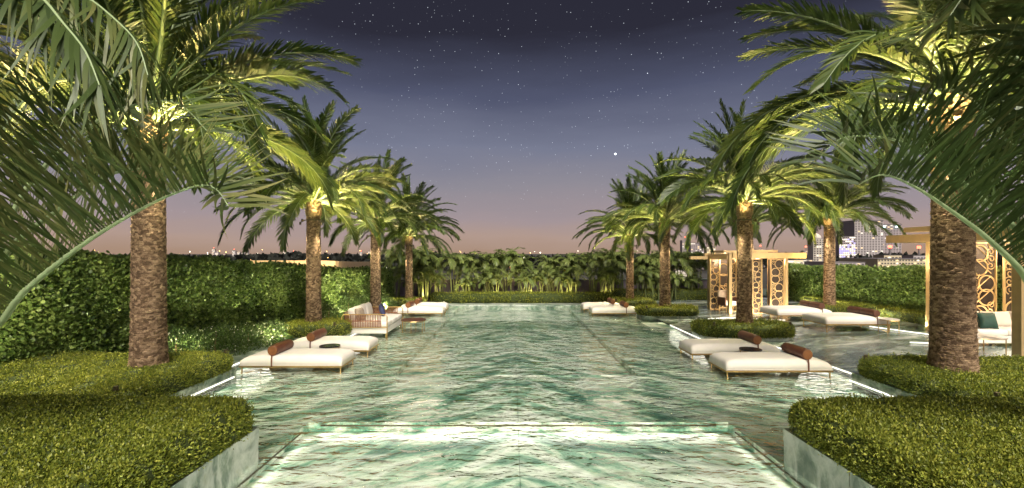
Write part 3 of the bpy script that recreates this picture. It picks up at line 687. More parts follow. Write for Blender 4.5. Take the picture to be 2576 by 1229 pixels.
def palm(label, x, y, z0, ztrunk, zcrown, r, L, hi, n, seed, droop=1.0, light=(), stubs=True, az0=None, skip=None):
    rg = random.Random(seed)
    t = thing('palm_tree', label, 'palm tree', (x, y, z0), group='date palms around the pool')
    h = ztrunk - z0
    link('trunk', trunk_mesh(h, r, 180 if hi else 96, 26 if hi else 22, .036 if hi else .04, seed), None, t)
    hc = zcrown - z0; rb = r * .92
    # crown base: swollen bulb of cut leaf bases, with single stubs on it
    mb = MB(); rows = []
    mb.tube([(0, 0, h - .06), (0, 0, h + .05), (0, 0, h + (hc - h) * .45), (0, 0, hc - .1), (0, 0, hc + .2)], [rb * .9, rb * 1.0, rb * 1.12, rb * .95, rb * .45], 16)
    crown = mb.obj('crown', 'boots', t, smooth=True)
    if stubs:
        nrow = max(3, int((hc - h) / .085))
        for i in range(nrow):
            zz = h - .02 + i * (hc - h - .05) / nrow; m = 13
            for k in range(m):
                a = 2 * math.pi * (k + .5 * (i % 2)) / m + rg.uniform(-.05, .05)
                o = link('leaf_stub', stub_me, None, crown, (math.cos(a) * rb * 1.0, math.sin(a) * rb * 1.0, zz)); s = rg.uniform(.8, 1.15) * (r / .24); o.scale = (s, s, s)
                o.rotation_euler = (rg.uniform(-.12, .12), 0, a - math.pi / 2)
    for i in range(n):
        q = (i + .5) / n; a = i * 2.39996 + rg.uniform(-.25, .25)
        tt = min(1, max(0, (q ** .8) * droop + rg.uniform(-.06, .06)))
        c = min(NCL - 1, int(tt * NCL)); me_ = (FR_HI if hi else FR_LO)[c][rg.randrange(2)]
        if skip and skip(a % (2 * math.pi), tt): continue
        o = link('frond', me_, None, crown, (math.cos(a) * rb * (.35 + .5 * q), math.sin(a) * rb * (.35 + .5 * q), hc + .16 - .34 * q), a)
        s = L * rg.uniform(.86, 1.1) * (1 - .10 * abs(q - .5)); o.scale = (s, s, s); 
        o.rotation_euler = (rg.uniform(-.25, .25), rg.uniform(-.12, .12), a)
    if light:
        u = thing('light_collar', 'ring of small uplights clamped high on the %s' % label.split(',')[0].split(' with ')[0], 'garden light', (x, y, ztrunk - .12), group='light collars on the palm trunks')
        MB().tube([(math.cos(a) * r * .99, math.sin(a) * r * .99, 0) for a in [q_ * 2 * math.pi / 24 for q_ in range(25)]], .022, 6).obj('collar', 'fixture', u)
        ec = sum(l_[2] for l_ in light) / 3 * .30 * (1.3 if hi else 1.0); a0 = -PI2 + (.5 if x < 0 else -.5)
        for sg in (-1, 1):                     # two lamps of the ring shine down on the planting
            a = -PI2 + sg * 1.0; c_, s_ = math.cos(a), math.sin(a); rr_ = r + .16
            MB().tube([(c_ * rr_, s_ * rr_, -.16), (c_ * rr_, s_ * rr_, -.07)], .03, 8).obj('housing', 'fixture', u)
            MB().tube([(c_ * (r - .01), s_ * (r - .01), 0), (c_ * rr_, s_ * rr_, -.09)], .012, 6).obj('bracket', 'fixture', u)
            spot('lamp', u, (c_ * rr_, s_ * rr_, -.18), (c_ * (rr_ + .55), s_ * (rr_ + .55), z0 - ztrunk), 110 if hi else 105, 78, (1.0, .88, .58), .9, .05)
        for k in range(3):
            a = a0 + k * 2 * math.pi / 3; c_, s_ = math.cos(a), math.sin(a); rr_ = r + .14
            MB().tube([(c_ * (r + .01), s_ * (r + .01), 0), (c_ * rr_, s_ * rr_, -.01)], .012, 6).obj('bracket', 'fixture', u)
            MB().tube([(c_ * rr_, s_ * rr_, -.05), (c_ * rr_, s_ * rr_, .03)], .03, 8).obj('housing', 'fixture', u)
            spot('lamp', u, (c_ * rr_, s_ * rr_, .05), (c_ * (rr_ + .75), s_ * (rr_ + .75), 1.05), ec, 150, (1.0, .80, .36), .7, .05)
    for k, (dx, dy, e, ang) in enumerate(light):
        zl = z0 + .13
        u = thing('garden_uplight', 'small bronze uplight %s the %s' % (('in front of', 'behind')[k], label.split(',')[0].split(' with ')[0]), 'garden light', (x + dx, y + dy, zl), group='uplights under the palms')
        MB().tube([(0, 0, -.08), (0, 0, .02)], .035, 10).obj('housing', 'fixture', u); MB().tube([(0, 0, .021), (0, 0, .026)], .028, 10).obj('lens', 'fixture', u)
        spot('lamp', u, (0, 0, .04), (dx * .5, dy * .5, zcrown - zl), e * 3.6, 52, (1.0, .74, .27), .5)
    return t
palm('thick nearest left palm with a rough brown trunk beside the glossy hedge', -6.83, 8.6, .44, 4.55, 5.15, .27, 3.85, True, 64, 101, light=((.85, -1.7, 460, 75), (.85, .95, 330, 75)))
palm('thick nearest right palm with a rough brown trunk beside the lounge pavilion', 8.0, 8.3, .44, 4.75, 5.5, .31, 4.2, True, 66, 102, light=((-1.0, -1.7, 480, 75), (-1.0, .75, 330, 75)))
palm('second left palm, standing in the hedge before the outdoor sofa', -6.12, 14.1, .42, 3.75, 4.35, .215, 2.85, False, 80, 103, light=((.9, -.65, 300, 80), (.95, .45, 200, 80)))
palm('third left palm, rising behind the outdoor sofa', -5.58, 18.7, .0, 3.45, 4.0, .205, 2.65, False, 70, 104, light=((.4, -1.3, 260, 80),))
palm('farthest left palm, by the far left loungers', -4.93, 21.9, .36, 3.1, 3.6, .17, 2.6, False, 66, 105, light=((.6, -.75, 210, 80),))
palm('second right palm, in the oval hedge in front of the gold pavilion', 7.17, 14.1, .42, 3.75, 4.35, .215, 2.9, False, 82, 106, light=((-1.2, -.6, 320, 80), (1.05, -.6, 260, 80)))
palm('third right palm, left of the gold pavilion', 6.22, 18.6, .38, 3.45, 4.05, .205, 2.65, False, 70, 107, light=((-.9, -.55, 260, 80),))
palm('farthest right palm, by the far end of the pool', 5.6, 21.7, .36, 3.1, 3.6, .17, 2.6, False, 66, 108, light=((-.8, -.65, 210, 80),))
palm('palm before the tall right hedge, between pavilions', 13.4, 19.3, .32, 3.8, 4.3, .21, 2.8, False, 70, 109, light=((-.85, -.6, 290, 80),))
palm('slim palm half hidden behind the gold pavilion', 12.05, 23.2, .05, 3.75, 4.2, .18, 2.55, False, 50, 110, light=((-1.0, -1.0, 190, 80),))

# fronds of two palms rooted just outside the frame, arching into it
def bez(pts, n=26):
    p = [np.array(q, float) for q in pts]; out = []
    for i in range(len(p) - 1):
        a, b, c, d = p[max(i - 1, 0)], p[i], p[i + 1], p[min(i + 2, len(p) - 1)]
        for k in range(max(3, n // (len(p) - 1))):
            t = k / max(3, n // (len(p) - 1)); out.append(.5 * (2 * b + (c - a) * t + (2 * a - 5 * b + 4 * c - d) * t * t + (3 * b - a - 3 * c + d) * t ** 3))
    out.append(p[-1]); return np.array(out)
def front_palm(label, base, trunk_h, specs, seed):
    rg = np.random.default_rng(seed)
    t = thing('palm_tree', label, 'palm tree', base, group='date palms around the pool')
    link('trunk', trunk_mesh(trunk_h, .25, 90, 22, .04, seed), None, t)
    crown = MB().tube([(0, 0, trunk_h - .05), (0, 0, trunk_h + .2), (0, 0, trunk_h + .5)], [.24, .28, .1], 14).obj('crown', 'boots', t, smooth=True)
    off = np.array(base)
    for pts, n, ll, w, fwd, vee, dr, upv in specs:
        rach = bez([tuple(p) for p in pts], 30); up = np.tile(np.array(upv, float), (len(rach), 1))
        V, Q, TR, ti, mi = frond_arrays(rach, up, n, ll, w, fwd, vee, dr, 5, .042, .10, rg, .2, prof=lambda s: np.minimum(1, .55 + 1.6 * (s - .1)) * (1 - .55 * np.clip((s - .55) / .45, 0, 1) ** 1.4), curl=.20)
        link('frond', np_mesh('frond', V - off, Q, TR, ti, ['front_leaf', 'rachis_pale'], mi), None, crown)
    for k in range(5):         # the outward side of the crown, away from the pool
        a = (math.pi if base[0] < 0 else 0) + (k - 2) * .25 - (.3 if base[0] > 0 else -.3); o = link('frond', FR_LO[2 + k % 4][k % 2], None, crown, (0, 0, trunk_h + .3), a); o.scale = (2.6,) * 3
    return t
BL = (-5.9, 4.0, .42); BR = (5.9, 4.1, .42)
cL = Vector((-5.75, 4.0, 1.75)); cR = Vector((5.75, 4.1, 1.9))
front_palm('short palm just outside the left edge, its long fronds arching into view', BL, 1.2, [
    ([cL, W(-60, 855, 3.9), W(60, 735, 3.75), W(200, 622, 3.6), W(340, 535, 3.5), W(450, 483, 3.4), W(530, 468, 3.3), W(575, 520, 3.25)], 165, .98, .026, (90, 58), (68, 48), .05, (-.25, -.15, 1)),
    ([cL, W(-70, 735, 4.3), W(40, 610, 4.2), W(160, 520, 4.1), W(250, 452, 4.05), W(330, 428, 4.0), W(440, 430, 3.95), W(540, 490, 3.9)], 150, .92, .026, (88, 56), (64, 44), .07, (-.25, -.15, 1)),
    ([cL, W(-40, 640, 4.6), W(70, 470, 4.6), W(170, 365, 4.5), W(270, 290, 4.5), W(370, 258, 4.4), W(450, 262, 4.4), W(520, 330, 4.3)], 150, .95, .026, (88, 56), (62, 42), .08, (-.25, -.15, 1)),
    ([cL, W(-260, 350, 3.6), W(-150, 60, 3.3), W(-20, -40, 3.1), W(90, -15, 3.0), W(160, 60, 2.9), W(215, 130, 2.85), W(250, 215, 2.8)], 130, .62, .028, (52, 22), (-30, -20), .55, (0, 0, 1)),
    ([cL, W(-170, 260, 4.4), W(-60, 30, 4.2), W(80, -60, 4.0), W(210, -10, 3.9), W(290, 50, 3.85), W(345, 110, 3.8), W(372, 190, 3.75)], 130, .70, .028, (52, 22), (-30, -20), .55, (0, 0, 1)),
    ([cL, W(-60, 520, 5.0), W(10, 330, 5.0), W(90, 230, 5.0), W(190, 200, 4.9), W(290, 250, 4.9), W(340, 330, 4.9)], 130, .85, .026, (80, 45), (45, 30), .2, (-.1, -.1, 1)),
], 201)
front_palm('short palm just outside the right edge, its long fronds arching into view', BR, 1.3, [
    ([cR, W(2640, 760, 3.9), W(2560, 672, 3.75), W(2470, 588, 3.6), W(2380, 522, 3.5), W(2300, 470, 3.4), W(2220, 440, 3.3), W(2160, 465, 3.25)], 165, .95, .026, (90, 58), (68, 48), .05, (.25, -.15, 1)),
    ([cR, W(2630, 660, 4.2), W(2560, 580, 4.1), W(2480, 510, 4.0), W(2399, 441, 3.9), W(2316, 384, 3.85), W(2238, 349, 3.8), W(2119, 347, 3.7), W(2060, 400, 3.7)], 150, .90, .026, (88, 56), (64, 44), .07, (.25, -.15, 1)),
    ([cR, W(2650, 560, 4.4), W(2600, 450, 4.4), W(2529, 347, 4.3), W(2477, 285, 4.3), W(2425, 238, 4.2), W(2358, 225, 4.2), W(2290, 262, 4.2)], 140, .90, .026, (88, 56), (60, 40), .08, (.25, -.15, 1)),
    ([cR, W(2700, 400, 4.4), W(2630, 230, 4.3), W(2560, 150, 4.2), W(2500, 95, 4.2), W(2440, 60, 4.1), W(2370, 50, 4.1), W(2310, 90, 4.1)], 130, .85, .026, (84, 48), (52, 32), .15, (.2, -.1, 1)),
    ([cR, W(2680, 300, 3.9), W(2640, 90, 3.8), W(2590, -20, 3.7), W(2520, -70, 3.6), W(2450, -40, 3.6), W(2390, 40, 3.6)], 130, .75, .036, (70, 40), (10, 0), .35, (0, 0, 1)),
], 202)

# areca palms along the far wall
def areca_frond(t, rng):
    N = 9; s = np.linspace(0, 1, N); ang = R(70 - 45 * t) - R(95 + 25 * t) * s ** 1.2
    step = np.stack([np.cos(ang), np.zeros(N), np.sin(ang)], 1) / (N - 1); pts = np.concatenate([[np.zeros(3)], np.cumsum(step[:-1], 0)])
    T = np.gradient(pts, axis=0); U = np.stack([-T[:, 2], np.zeros(N), T[:, 0]], 1)
    V, Q, TR, ti, mi = frond_arrays(pts, U, 26, .36, .036, (55, 28), (25, 10), .4, 2, .016, .16, rng)
    return np_mesh('frond', V, Q, TR, ti, ['areca_leaf', 'areca_stem'], mi)
AF = [areca_frond(k / 4, RNG) for k in range(5)]
stem_me = []
for k in range(3):
    mb = MB(); pts = [(0, 0, 0), (.03 * (k - 1), .02, .35), (.07 * (k - 1), .03, .7), (.13 * (k - 1), .03, 1.0)]
    mb.tube(pts, [.045, .036, .03, .022], 7); stem_me.append((mb.mesh('stem', smooth=True), pts[-1])); stem_me[-1][0].materials.append(MATS['areca_stem'])
def areca(label, x, y, h, nst, seed):
    rg = random.Random(seed); t = thing('areca_palm', label, 'palm', (x, y, .02), group='areca palms along the far wall')
    for j in range(nst):
        me_, tip = stem_me[rg.randrange(3)]; hs = h * (rg.uniform(.45, .8) if j else .72); a = rg.uniform(0, 6.28); r = .34 * math.sqrt(rg.random())
        st = link('stem', me_, None, t, (math.cos(a) * r, math.sin(a) * r, 0)); st.scale = (1, 1, hs); st.rotation_euler = (rg.uniform(-.1, .1), rg.uniform(-.13, .13), rg.uniform(0, 6.28))
        nf = rg.randint(8, 10); a0 = rg.random() * 6
        for k in range(nf):
            f = link('frond', AF[min(4, int(k / nf * 5))], None, st, tip); f.rotation_euler = (0, 0, a0 + k * 2.4); s = rg.uniform(.75, 1.05) * h * .40
            f.scale = (s, s, s / hs)
ords = ['first', 'second', 'third', 'fourth', 'fifth', 'sixth', 'seventh', 'eighth', 'ninth', 'tenth', 'eleventh', 'twelfth', 'thirteenth', 'fourteenth', 'fifteenth', 'sixteenth', 'seventeenth']
ra = random.Random(5)
for k in range(17):
    areca('tall areca palm clump, %s from the left in the back row by the wall' % ords[k], -6.9 + k * 1.12 + ra.uniform(-.3, .3), 26.6 + ra.uniform(-.2, .3), ra.uniform(2.7, 3.25), 5, 300 + k)
for k in range(16):
    areca('shorter areca palm clump, %s from the left in the row behind the low hedge' % ords[k], -5.9 + k * 1.06 + ra.uniform(-.35, .35), 25.3 + ra.uniform(-.25, .25), ra.uniform(1.6, 2.2), 5, 400 + k)
bw = thing('garden_wall', 'plain mauve garden wall behind the areca palms', 'wall', (2, 27.7, 0))
MB().box(-12, 11, -.12, .12, -.05, 1.0).obj('wall', 'wall_paint', bw); MB().box(-12.02, 11.02, -.17, .17, 1.001, 1.06).obj('coping', 'plinth_stone', bw)
for k in range(6):
    x = -4.6 + k * 1.9
    u = thing('garden_uplight', 'small uplight in the bed under the areca palms, %s from the left' % ords[k], 'garden light', (x, 24.75, .06), group='uplights under the areca palms')
    MB().tube([(0, 0, -.06), (0, 0, .02)], .03, 8).obj('housing', 'fixture', u)
    spot('lamp', u, (0, 0, .05), (0, .8, 1.2), 40, 120, WARM, .8)
def hedge_wash(label, loc, target, e, ang=120):
    u = thing('garden_uplight', label, 'garden light', loc, group='hedge wash lights')
    MB().tube([(0, 0, -.08), (0, 0, .02)], .03, 8).obj('housing', 'fixture', u)
    spot('lamp', u, (0, 0, .05), Vector(target) - Vector(loc), e, ang, (1.0, .90, .62), .9)
for k, y in enumerate((13.2, 15.6, 18.0, 20.4, 22.6)): hedge_wash('small wash light at the foot of the tall right hedge, %s from the front' % ords[k], (13.8, y, .1), (15.9, y, 1.1), 70)
for k, (x, y) in enumerate(((-8.35, 7.2), (-6.7, 10.1), (-6.1, 12.6), (-5.6, 16.6), (-5.5, 20.0))): hedge_wash('small wash light before the tall left hedge, %s from the front' % ords[k], (x, y, .55 if y < 9.5 else .12), (x - 1.4, y + .4, 2.0), 75 if 9 < y < 13 else 120)

# ================================================================== FURNITURE
def mattress_mesh(L, Wd, z0, th, head):
    """soft pad, rounded, tapering a little at the head end; head=+1 head at +x"""
    nx, ny = 30, 14; V = []; Qd = []
    def prof(u): return (1 - abs(u) ** 7) ** .5 if abs(u) < 1 else 0
    for top in (1, 0):
        for i in range(nx + 1):
            for j in range(ny + 1):
                u = -1 + 2 * i / nx; v = -1 + 2 * j / ny
                u2 = math.copysign(abs(u) ** .75, u); v2 = math.copysign(abs(v) ** .75, v)
                e = min(prof(u2), prof(v2)) if True else 1; e = prof(u2) * prof(v2)
                hh = th * (.62 + .38 * e) if top else 0
                uu = u2 * head
                if top: hh -= th * .20 * max(0, (uu - .55) / .45) ** 1.5; hh += .012 * math.sin(u * 9 + v * 2) * e * .4
                pl = 1 - .012 * (1 - e) * top
                V.append((u2 * L / 2 * pl, v2 * Wd / 2 * pl, z0 + hh))
    n1 = (nx + 1) * (ny + 1); I = lambda i, j: i * (ny + 1) + j
    for i in range(nx):
        for j in range(ny):
            Qd.append((I(i, j), I(i + 1, j), I(i + 1, j + 1), I(i, j + 1))); Qd.append((n1 + I(i, j), n1 + I(i, j + 1), n1 + I(i + 1, j + 1), n1 + I(i + 1, j)))
    for i in range(nx):
        Qd.append((I(i, 0), n1 + I(i, 0), n1 + I(i + 1, 0), I(i + 1, 0))); Qd.append((I(i, ny), I(i + 1, ny), n1 + I(i + 1, ny), n1 + I(i, ny)))
    for j in range(ny):
        Qd.append((I(0, j), I(0, j + 1), n1 + I(0, j + 1), n1 + I(0, j))); Qd.append((I(nx, j), n1 + I(nx, j), n1 + I(nx, j + 1), I(nx, j + 1)))
    me_ = np_mesh('mattress', np.array(V), np.array(Qd), mats=['cushion'], smooth=False)
    bm = bmesh.new(); bm.from_mesh(me_); bmesh.ops.recalc_face_normals(bm, faces=bm.faces); bm.to_mesh(me_); bm.free()
    me_.polygons.foreach_set('use_smooth', [True] * len(me_.polygons))
    return me_

def lounger(label, x, y, z, L, Wd, head, bx, dark=False, nb=1, leg=.055, foot=0.0, group='cream daybeds with leather bolsters'):
    t = thing('sun_lounger', label, 'sun lounger', (x, y, z), group=group)
    th = .245; zf = leg
    f = MB(); a, b = L / 2, Wd / 2
    f.box(-a, a, -b, -b + .03, zf, zf + .035); f.box(-a, a, b - .03, b, zf, zf + .035); f.box(-a, -a + .03, -b + .031, b - .031, zf, zf + .035); f.box(a - .03, a, -b + .031, b - .031, zf, zf + .035)
    f.box(-a + .031, a - .031, -b + .031, b - .031, zf + .012, zf + .03)
    f.obj('frame', 'brass', t)
    for sx in (-1, 1):
        for sy in (-1, 1):
            MB().tube([(sx * (a - .05), sy * (b - .04), -foot), (sx * (a - .05), sy * (b - .04), zf)], .016, 8).obj('leg', 'brass', t)
    for sy in (-1, 1):
        arc = [(-a + .06 + (L - .12) * k / 14, sy * (b - .04) * (1 - 2 * k / 14), -foot + .01 + (zf + foot - .04) * math.sin(math.pi * k / 14) ** .8) for k in range(15)]
        MB().tube(arc, .010, 6).obj('stretcher', 'brass', t)
    m = link('mattress', mattress_mesh(L - .015, Wd - .01, zf + .036, th, head), None, t)
    MB().tube([(-a + .02, -b + .002, zf + .055), (a - .02, -b + .002, zf + .055), (a - .02, b - .002, zf + .055), (-a + .02, b - .002, zf + .055), (-a + .02, -b + .002, zf + .055)], .007, 6).obj('piping', 'cushion', m)
    rr = .118; bl = (Wd - .06) / nb; zt = zf + .036 + th * .93 + rr - .012
    for k in range(nb):
        y0 = -Wd / 2 + .03 + k * bl; y1 = y0 + bl - .012
        pts = [(bx, y0, zt), (bx, y0 + .012, zt), (bx, y0 + .03, zt), (bx, (y0 + y1) / 2, zt + .003), (bx, y1 - .03, zt), (bx, y1 - .012, zt), (bx, y1, zt)]
        bo = MB().tube(pts, [rr * .90, rr * .97, rr, rr * 1.02, rr, rr * .97, rr * .90], 20).obj('bolster', 'dark_leather' if dark else 'leather', t, smooth=True)
        for ye, sg in ((y0, -1), (y1, 1)):
            MB().tube([(bx, ye + sg * .001, zt), (bx, ye + sg * .006, zt)], rr * .88, 20).obj('end_cap', 'dark_leather' if dark else 'leather_end', bo)
    for sg in (-1, 1):
        s = MB(); ys = sg * (Wd / 2 + .002)
        s.raw([(bx - .016, ys, zf + .02), (bx + .016, ys, zf + .02), (bx + .016, ys, zf + .036 + th * .62), (bx - .016, ys, zf + .036 + th * .62), (bx - .016, ys * .97, zf + .04 + th * .96), (bx + .016, ys * .97, zf + .04 + th * .96),
               (bx - .016, ys + sg * .005, zf + .02), (bx + .016, ys + sg * .005, zf + .02), (bx + .016, ys + sg * .005, zf + .036 + th * .62), (bx - .016, ys + sg * .005, zf + .036 + th * .62), (bx - .016, ys * .97, zf + .046 + th * .96), (bx + .016, ys * .97, zf + .046 + th * .96)],
              [(0, 1, 2, 3), (3, 2, 5, 4), (6, 9, 8, 7), (9, 10, 11, 8), (0, 3, 9, 6), (1, 7, 8, 2), (3, 4, 10, 9), (2, 8, 11, 5), (0, 6, 7, 1), (4, 5, 11, 10)])
        s.obj('strap', 'dark_leather' if dark else 'leather', t)
    return t
FT = .10
lounger('nearest left cream daybed standing in the shallow water', -4.93, 10.6, 0, 2.30, .86, -1, -.42, foot=FT)
lounger('second left cream daybed, just behind the nearest left one', -4.82, 12.25, 0, 2.25, .86, -1, -.40, foot=FT)
lounger('nearest right cream daybed standing in the shallow water', 5.72, 10.2, 0, 2.30, .86, 1, .62, foot=FT)
lounger('second right cream daybed, just behind the nearest right one', 5.60, 11.85, 0, 2.25, .86, 1, .55, foot=FT)
lounger('front one of the two far left daybeds beyond the sofa', -3.95, 19.6, 0, 2.1, .84, -1, -.42, foot=FT)
lounger('rear one of the two far left daybeds beyond the sofa', -4.0, 21.0, 0, 2.1, .84, -1, -.30, foot=FT)
lounger('front one of the two far right daybeds in the water', 4.4, 19.6, 0, 2.1, .84, 1, .40, foot=FT)
lounger('rear one of the two far right daybeds in the water', 4.25, 21.0, 0, 2.1, .84, 1, .30, foot=FT)
lounger('wide double daybed on the deck, the nearer to the hedge and side table', 11.2, 15.4, DZ, 2.1, 1.25, 1, .62, True, 2, .24, group='double daybeds on the dark deck')
lounger('wide double daybed on the deck, the one next to the gold pavilion', 10.85, 17.5, DZ, 2.1, 1.25, 1, .62, True, 2, .24, group='double daybeds on the dark deck')

def disc_table(name, label, loc, r, h, top, foot, ring=True, nleg=4, sx=1.0):
    t = thing(name, label, 'table', loc, group='small round side tables')
    MB().tube([(0, 0, h - .025), (0, 0, h)], r, 28).obj('top', top, t).scale = (sx, 1, 1)
    if ring: MB().tube([(math.cos(a) * r * .98 * sx, math.sin(a) * r * .98, h - .04) for a in [k * 2 * math.pi / 28 for k in range(29)]], .010, 6).obj('rim', 'brass', t)
    for k in range(nleg):
        a = 2 * math.pi * (k + .5) / nleg; MB().tube([(math.cos(a) * r * .92 * sx, math.sin(a) * r * .92, -foot), (math.cos(a) * r * .92 * sx, math.sin(a) * r * .92, h - .03)], .012, 6).obj('leg', 'brass', t)
    return t
disc_table('side_table', 'low round black table between the two left foreground daybeds', (-4.55, 11.42, 0), .25, .30, 'black_top', FT)
disc_table('side_table', 'low round black table between the two right foreground daybeds', (5.75, 11.02, 0), .25, .30, 'black_top', FT)
disc_table('side_table', 'round brown-topped table with thin brass legs by the outdoor sofa', (-3.35, 15.55, 0), .42, .36, 'dark_leather', FT, nleg=6)
disc_table('side_table', 'small brass table beside the nearer double daybed on the deck', (12.15, 14.75, DZ), .28, .46, 'white_top', 0)
disc_table('coffee_table', 'long oval pale coffee table in front of the pavilion sofa', (12.05, 11.75, DZ), .42, .46, 'white_top', 0, nleg=4, sx=1.3)

def cushion_mesh(wx, wy, wz, p=.5):
    nx = 10; V = []; Qd = []
    for sd in (1, -1):
        for i in range(nx + 1):
            for j in range(nx + 1):
                u = -1 + 2 * i / nx; v = -1 + 2 * j / nx; e = ((1 - u ** 4) * (1 - v ** 4)); e = max(0, e) ** p
                k = 1 - .06 * (1 - abs(u)) * abs(v) ** 3; k2 = 1 - .06 * (1 - abs(v)) * abs(u) ** 3
                V.append((u * wx / 2 * k2, sd * (wy / 2) * (.06 + .94 * e), v * wz / 2 * k))
    n1 = (nx + 1) ** 2; I = lambda i, j: i * (nx + 1) + j
    for i in range(nx):
        for j in range(nx): Qd.append((I(i, j), I(i, j + 1), I(i + 1, j + 1), I(i + 1, j))); Qd.append((n1 + I(i, j), n1 + I(i + 1, j), n1 + I(i + 1, j + 1), n1 + I(i, j + 1)))
    for i in range(nx):
        Qd.append((I(i, 0), I(i + 1, 0), n1 + I(i + 1, 0), n1 + I(i, 0))); Qd.append((I(i, nx), n1 + I(i, nx), n1 + I(i + 1, nx), I(i + 1, nx)))
        Qd.append((I(0, i), n1 + I(0, i), n1 + I(0, i + 1), I(0, i + 1))); Qd.append((I(nx, i), I(nx, i + 1), n1 + I(nx, i + 1), n1 + I(nx, i)))
    return np_mesh('cushion', np.array(V), np.array(Qd), smooth=True)

def sofa(label, loc, rz, L, D, foot, pillows, nseat=3, base_mat='cushion'):
    """back along -y side in local space: faces +y... local x = length, back at y=-D/2"""
    t = thing('outdoor_sofa', label, 'sofa', loc, rz)
    a, b = L / 2, D / 2
    MB().box(-a + .03, a - .03, -b + .03, b - .03, .10, .30).obj('base', base_mat, t, bevel=.02)
    for k in range(nseat):
        w = (L - .08) / nseat; MB().box(-a + .04 + k * w + .004, -a + .04 + (k + 1) * w - .004, -b + .05, b - .01, .302, .47).obj('seat_cushion', 'cushion', t, bevel=.05, seg=3, smooth=True)
        bc = link('back_cushion', cushion_mesh(w * .98, .26, .46), 'cushion', t, (-a + .04 + (k + .5) * w, -b + .20, .66)); bc.rotation_euler = (R(14), 0, R((k - 1) * 3))
    MB().box(-a + .02, a - .02, -b - .02, -b + .015, .30, .78).obj('backrest', 'bronze_panel', t, bevel=.008)
    for sx in (-1, 1):
        xs = sx * (a + .02)
        MB().tube([(xs, -b - .06, -foot), (xs, -b - .06, .62), (xs, -b, .70), (xs, b - .06, .70), (xs, b, .64), (xs, b, -foot)], .017, 8).obj('arm_frame', 'brass', t)
        MB().tube([(xs, -b - .04, .30), (xs, b - .01, .30)], .013, 8).obj('arm_rail', 'brass', t)
        n = 22; me_ = MB().tube([(0, 0, .30), (0, 0, .695)], .0145, 6).mesh('cord')
        for k in range(n): link('cord', me_, 'cord', t, (xs, -b + .06 + (D - .26) * k / (n - 1), 0))
        MB().tube([(xs, -b + .05, .50), (xs, b - .2, .50)], .017, 6).obj('cord_band', 'cord', t)
        for sy in (-1, 1): MB().tube([(sx * (a - .08), sy * (b - .06), -foot), (sx * (a - .08), sy * (b - .06), .11)], .018, 8).obj('leg', 'brass', t)
    for k, (px_, py_, pz_, w, m, rr) in enumerate(pillows):
        c = link('throw_pillow', cushion_mesh(w, .17, w * .95), m, None, (0, 0, 0)); c.parent = None
        wm = Matrix.Translation(Vector(loc)) @ Matrix.Rotation(rz, 4, 'Z') @ Matrix.Translation((px_, py_, pz_)) @ Matrix.Rotation(rr, 4, 'Z') @ Matrix.Rotation(R(16), 4, 'X')
        c.matrix_world = wm
        tag(c, {'navy': 'navy patterned throw pillow on the sofa standing in the pool', 'taupe': 'beige textured throw pillow on the sofa standing in the pool', 'green_velvet': ('front' if k == 0 else 'rear') + ' dark green velvet pillow on the pavilion sofa'}[m], 'pillow')
    return t
# left sofa: long axis along the view, back towards the hedge
sofa('cream outdoor sofa with woven leather arm standing in the water', (-4.55, 15.2, 0), R(-90), 2.0, 1.35, FT, [(-.45, .10, .66, .46, 'navy', .25), (.75, -.25, .68, .42, 'taupe', -.2)])
sofa('cream lounge sofa with woven arm inside the right pavilion', (14.0, 12.95, DZ), 0, 2.6, .95, 0, [(-.62, .12, .68, .46, 'green_velvet', .25), (-.52, -.04, .72, .46, 'green_velvet', .1)])
ch = bpy.data.objects.get('outdoor_sofa.001')
ch.rotation_euler = (0, 0, math.pi)
for o in list(bpy.data.objects):
    if o.name.startswith('throw_pillow') and 'green' in o.get('label', ''):
        o.location = (13.35 - .12 * (o['label'].startswith('rear') == False), 12.72 + .16 * o['label'].startswith('rear'), .72); o.rotation_euler = (R(-18), 0, R(-8))

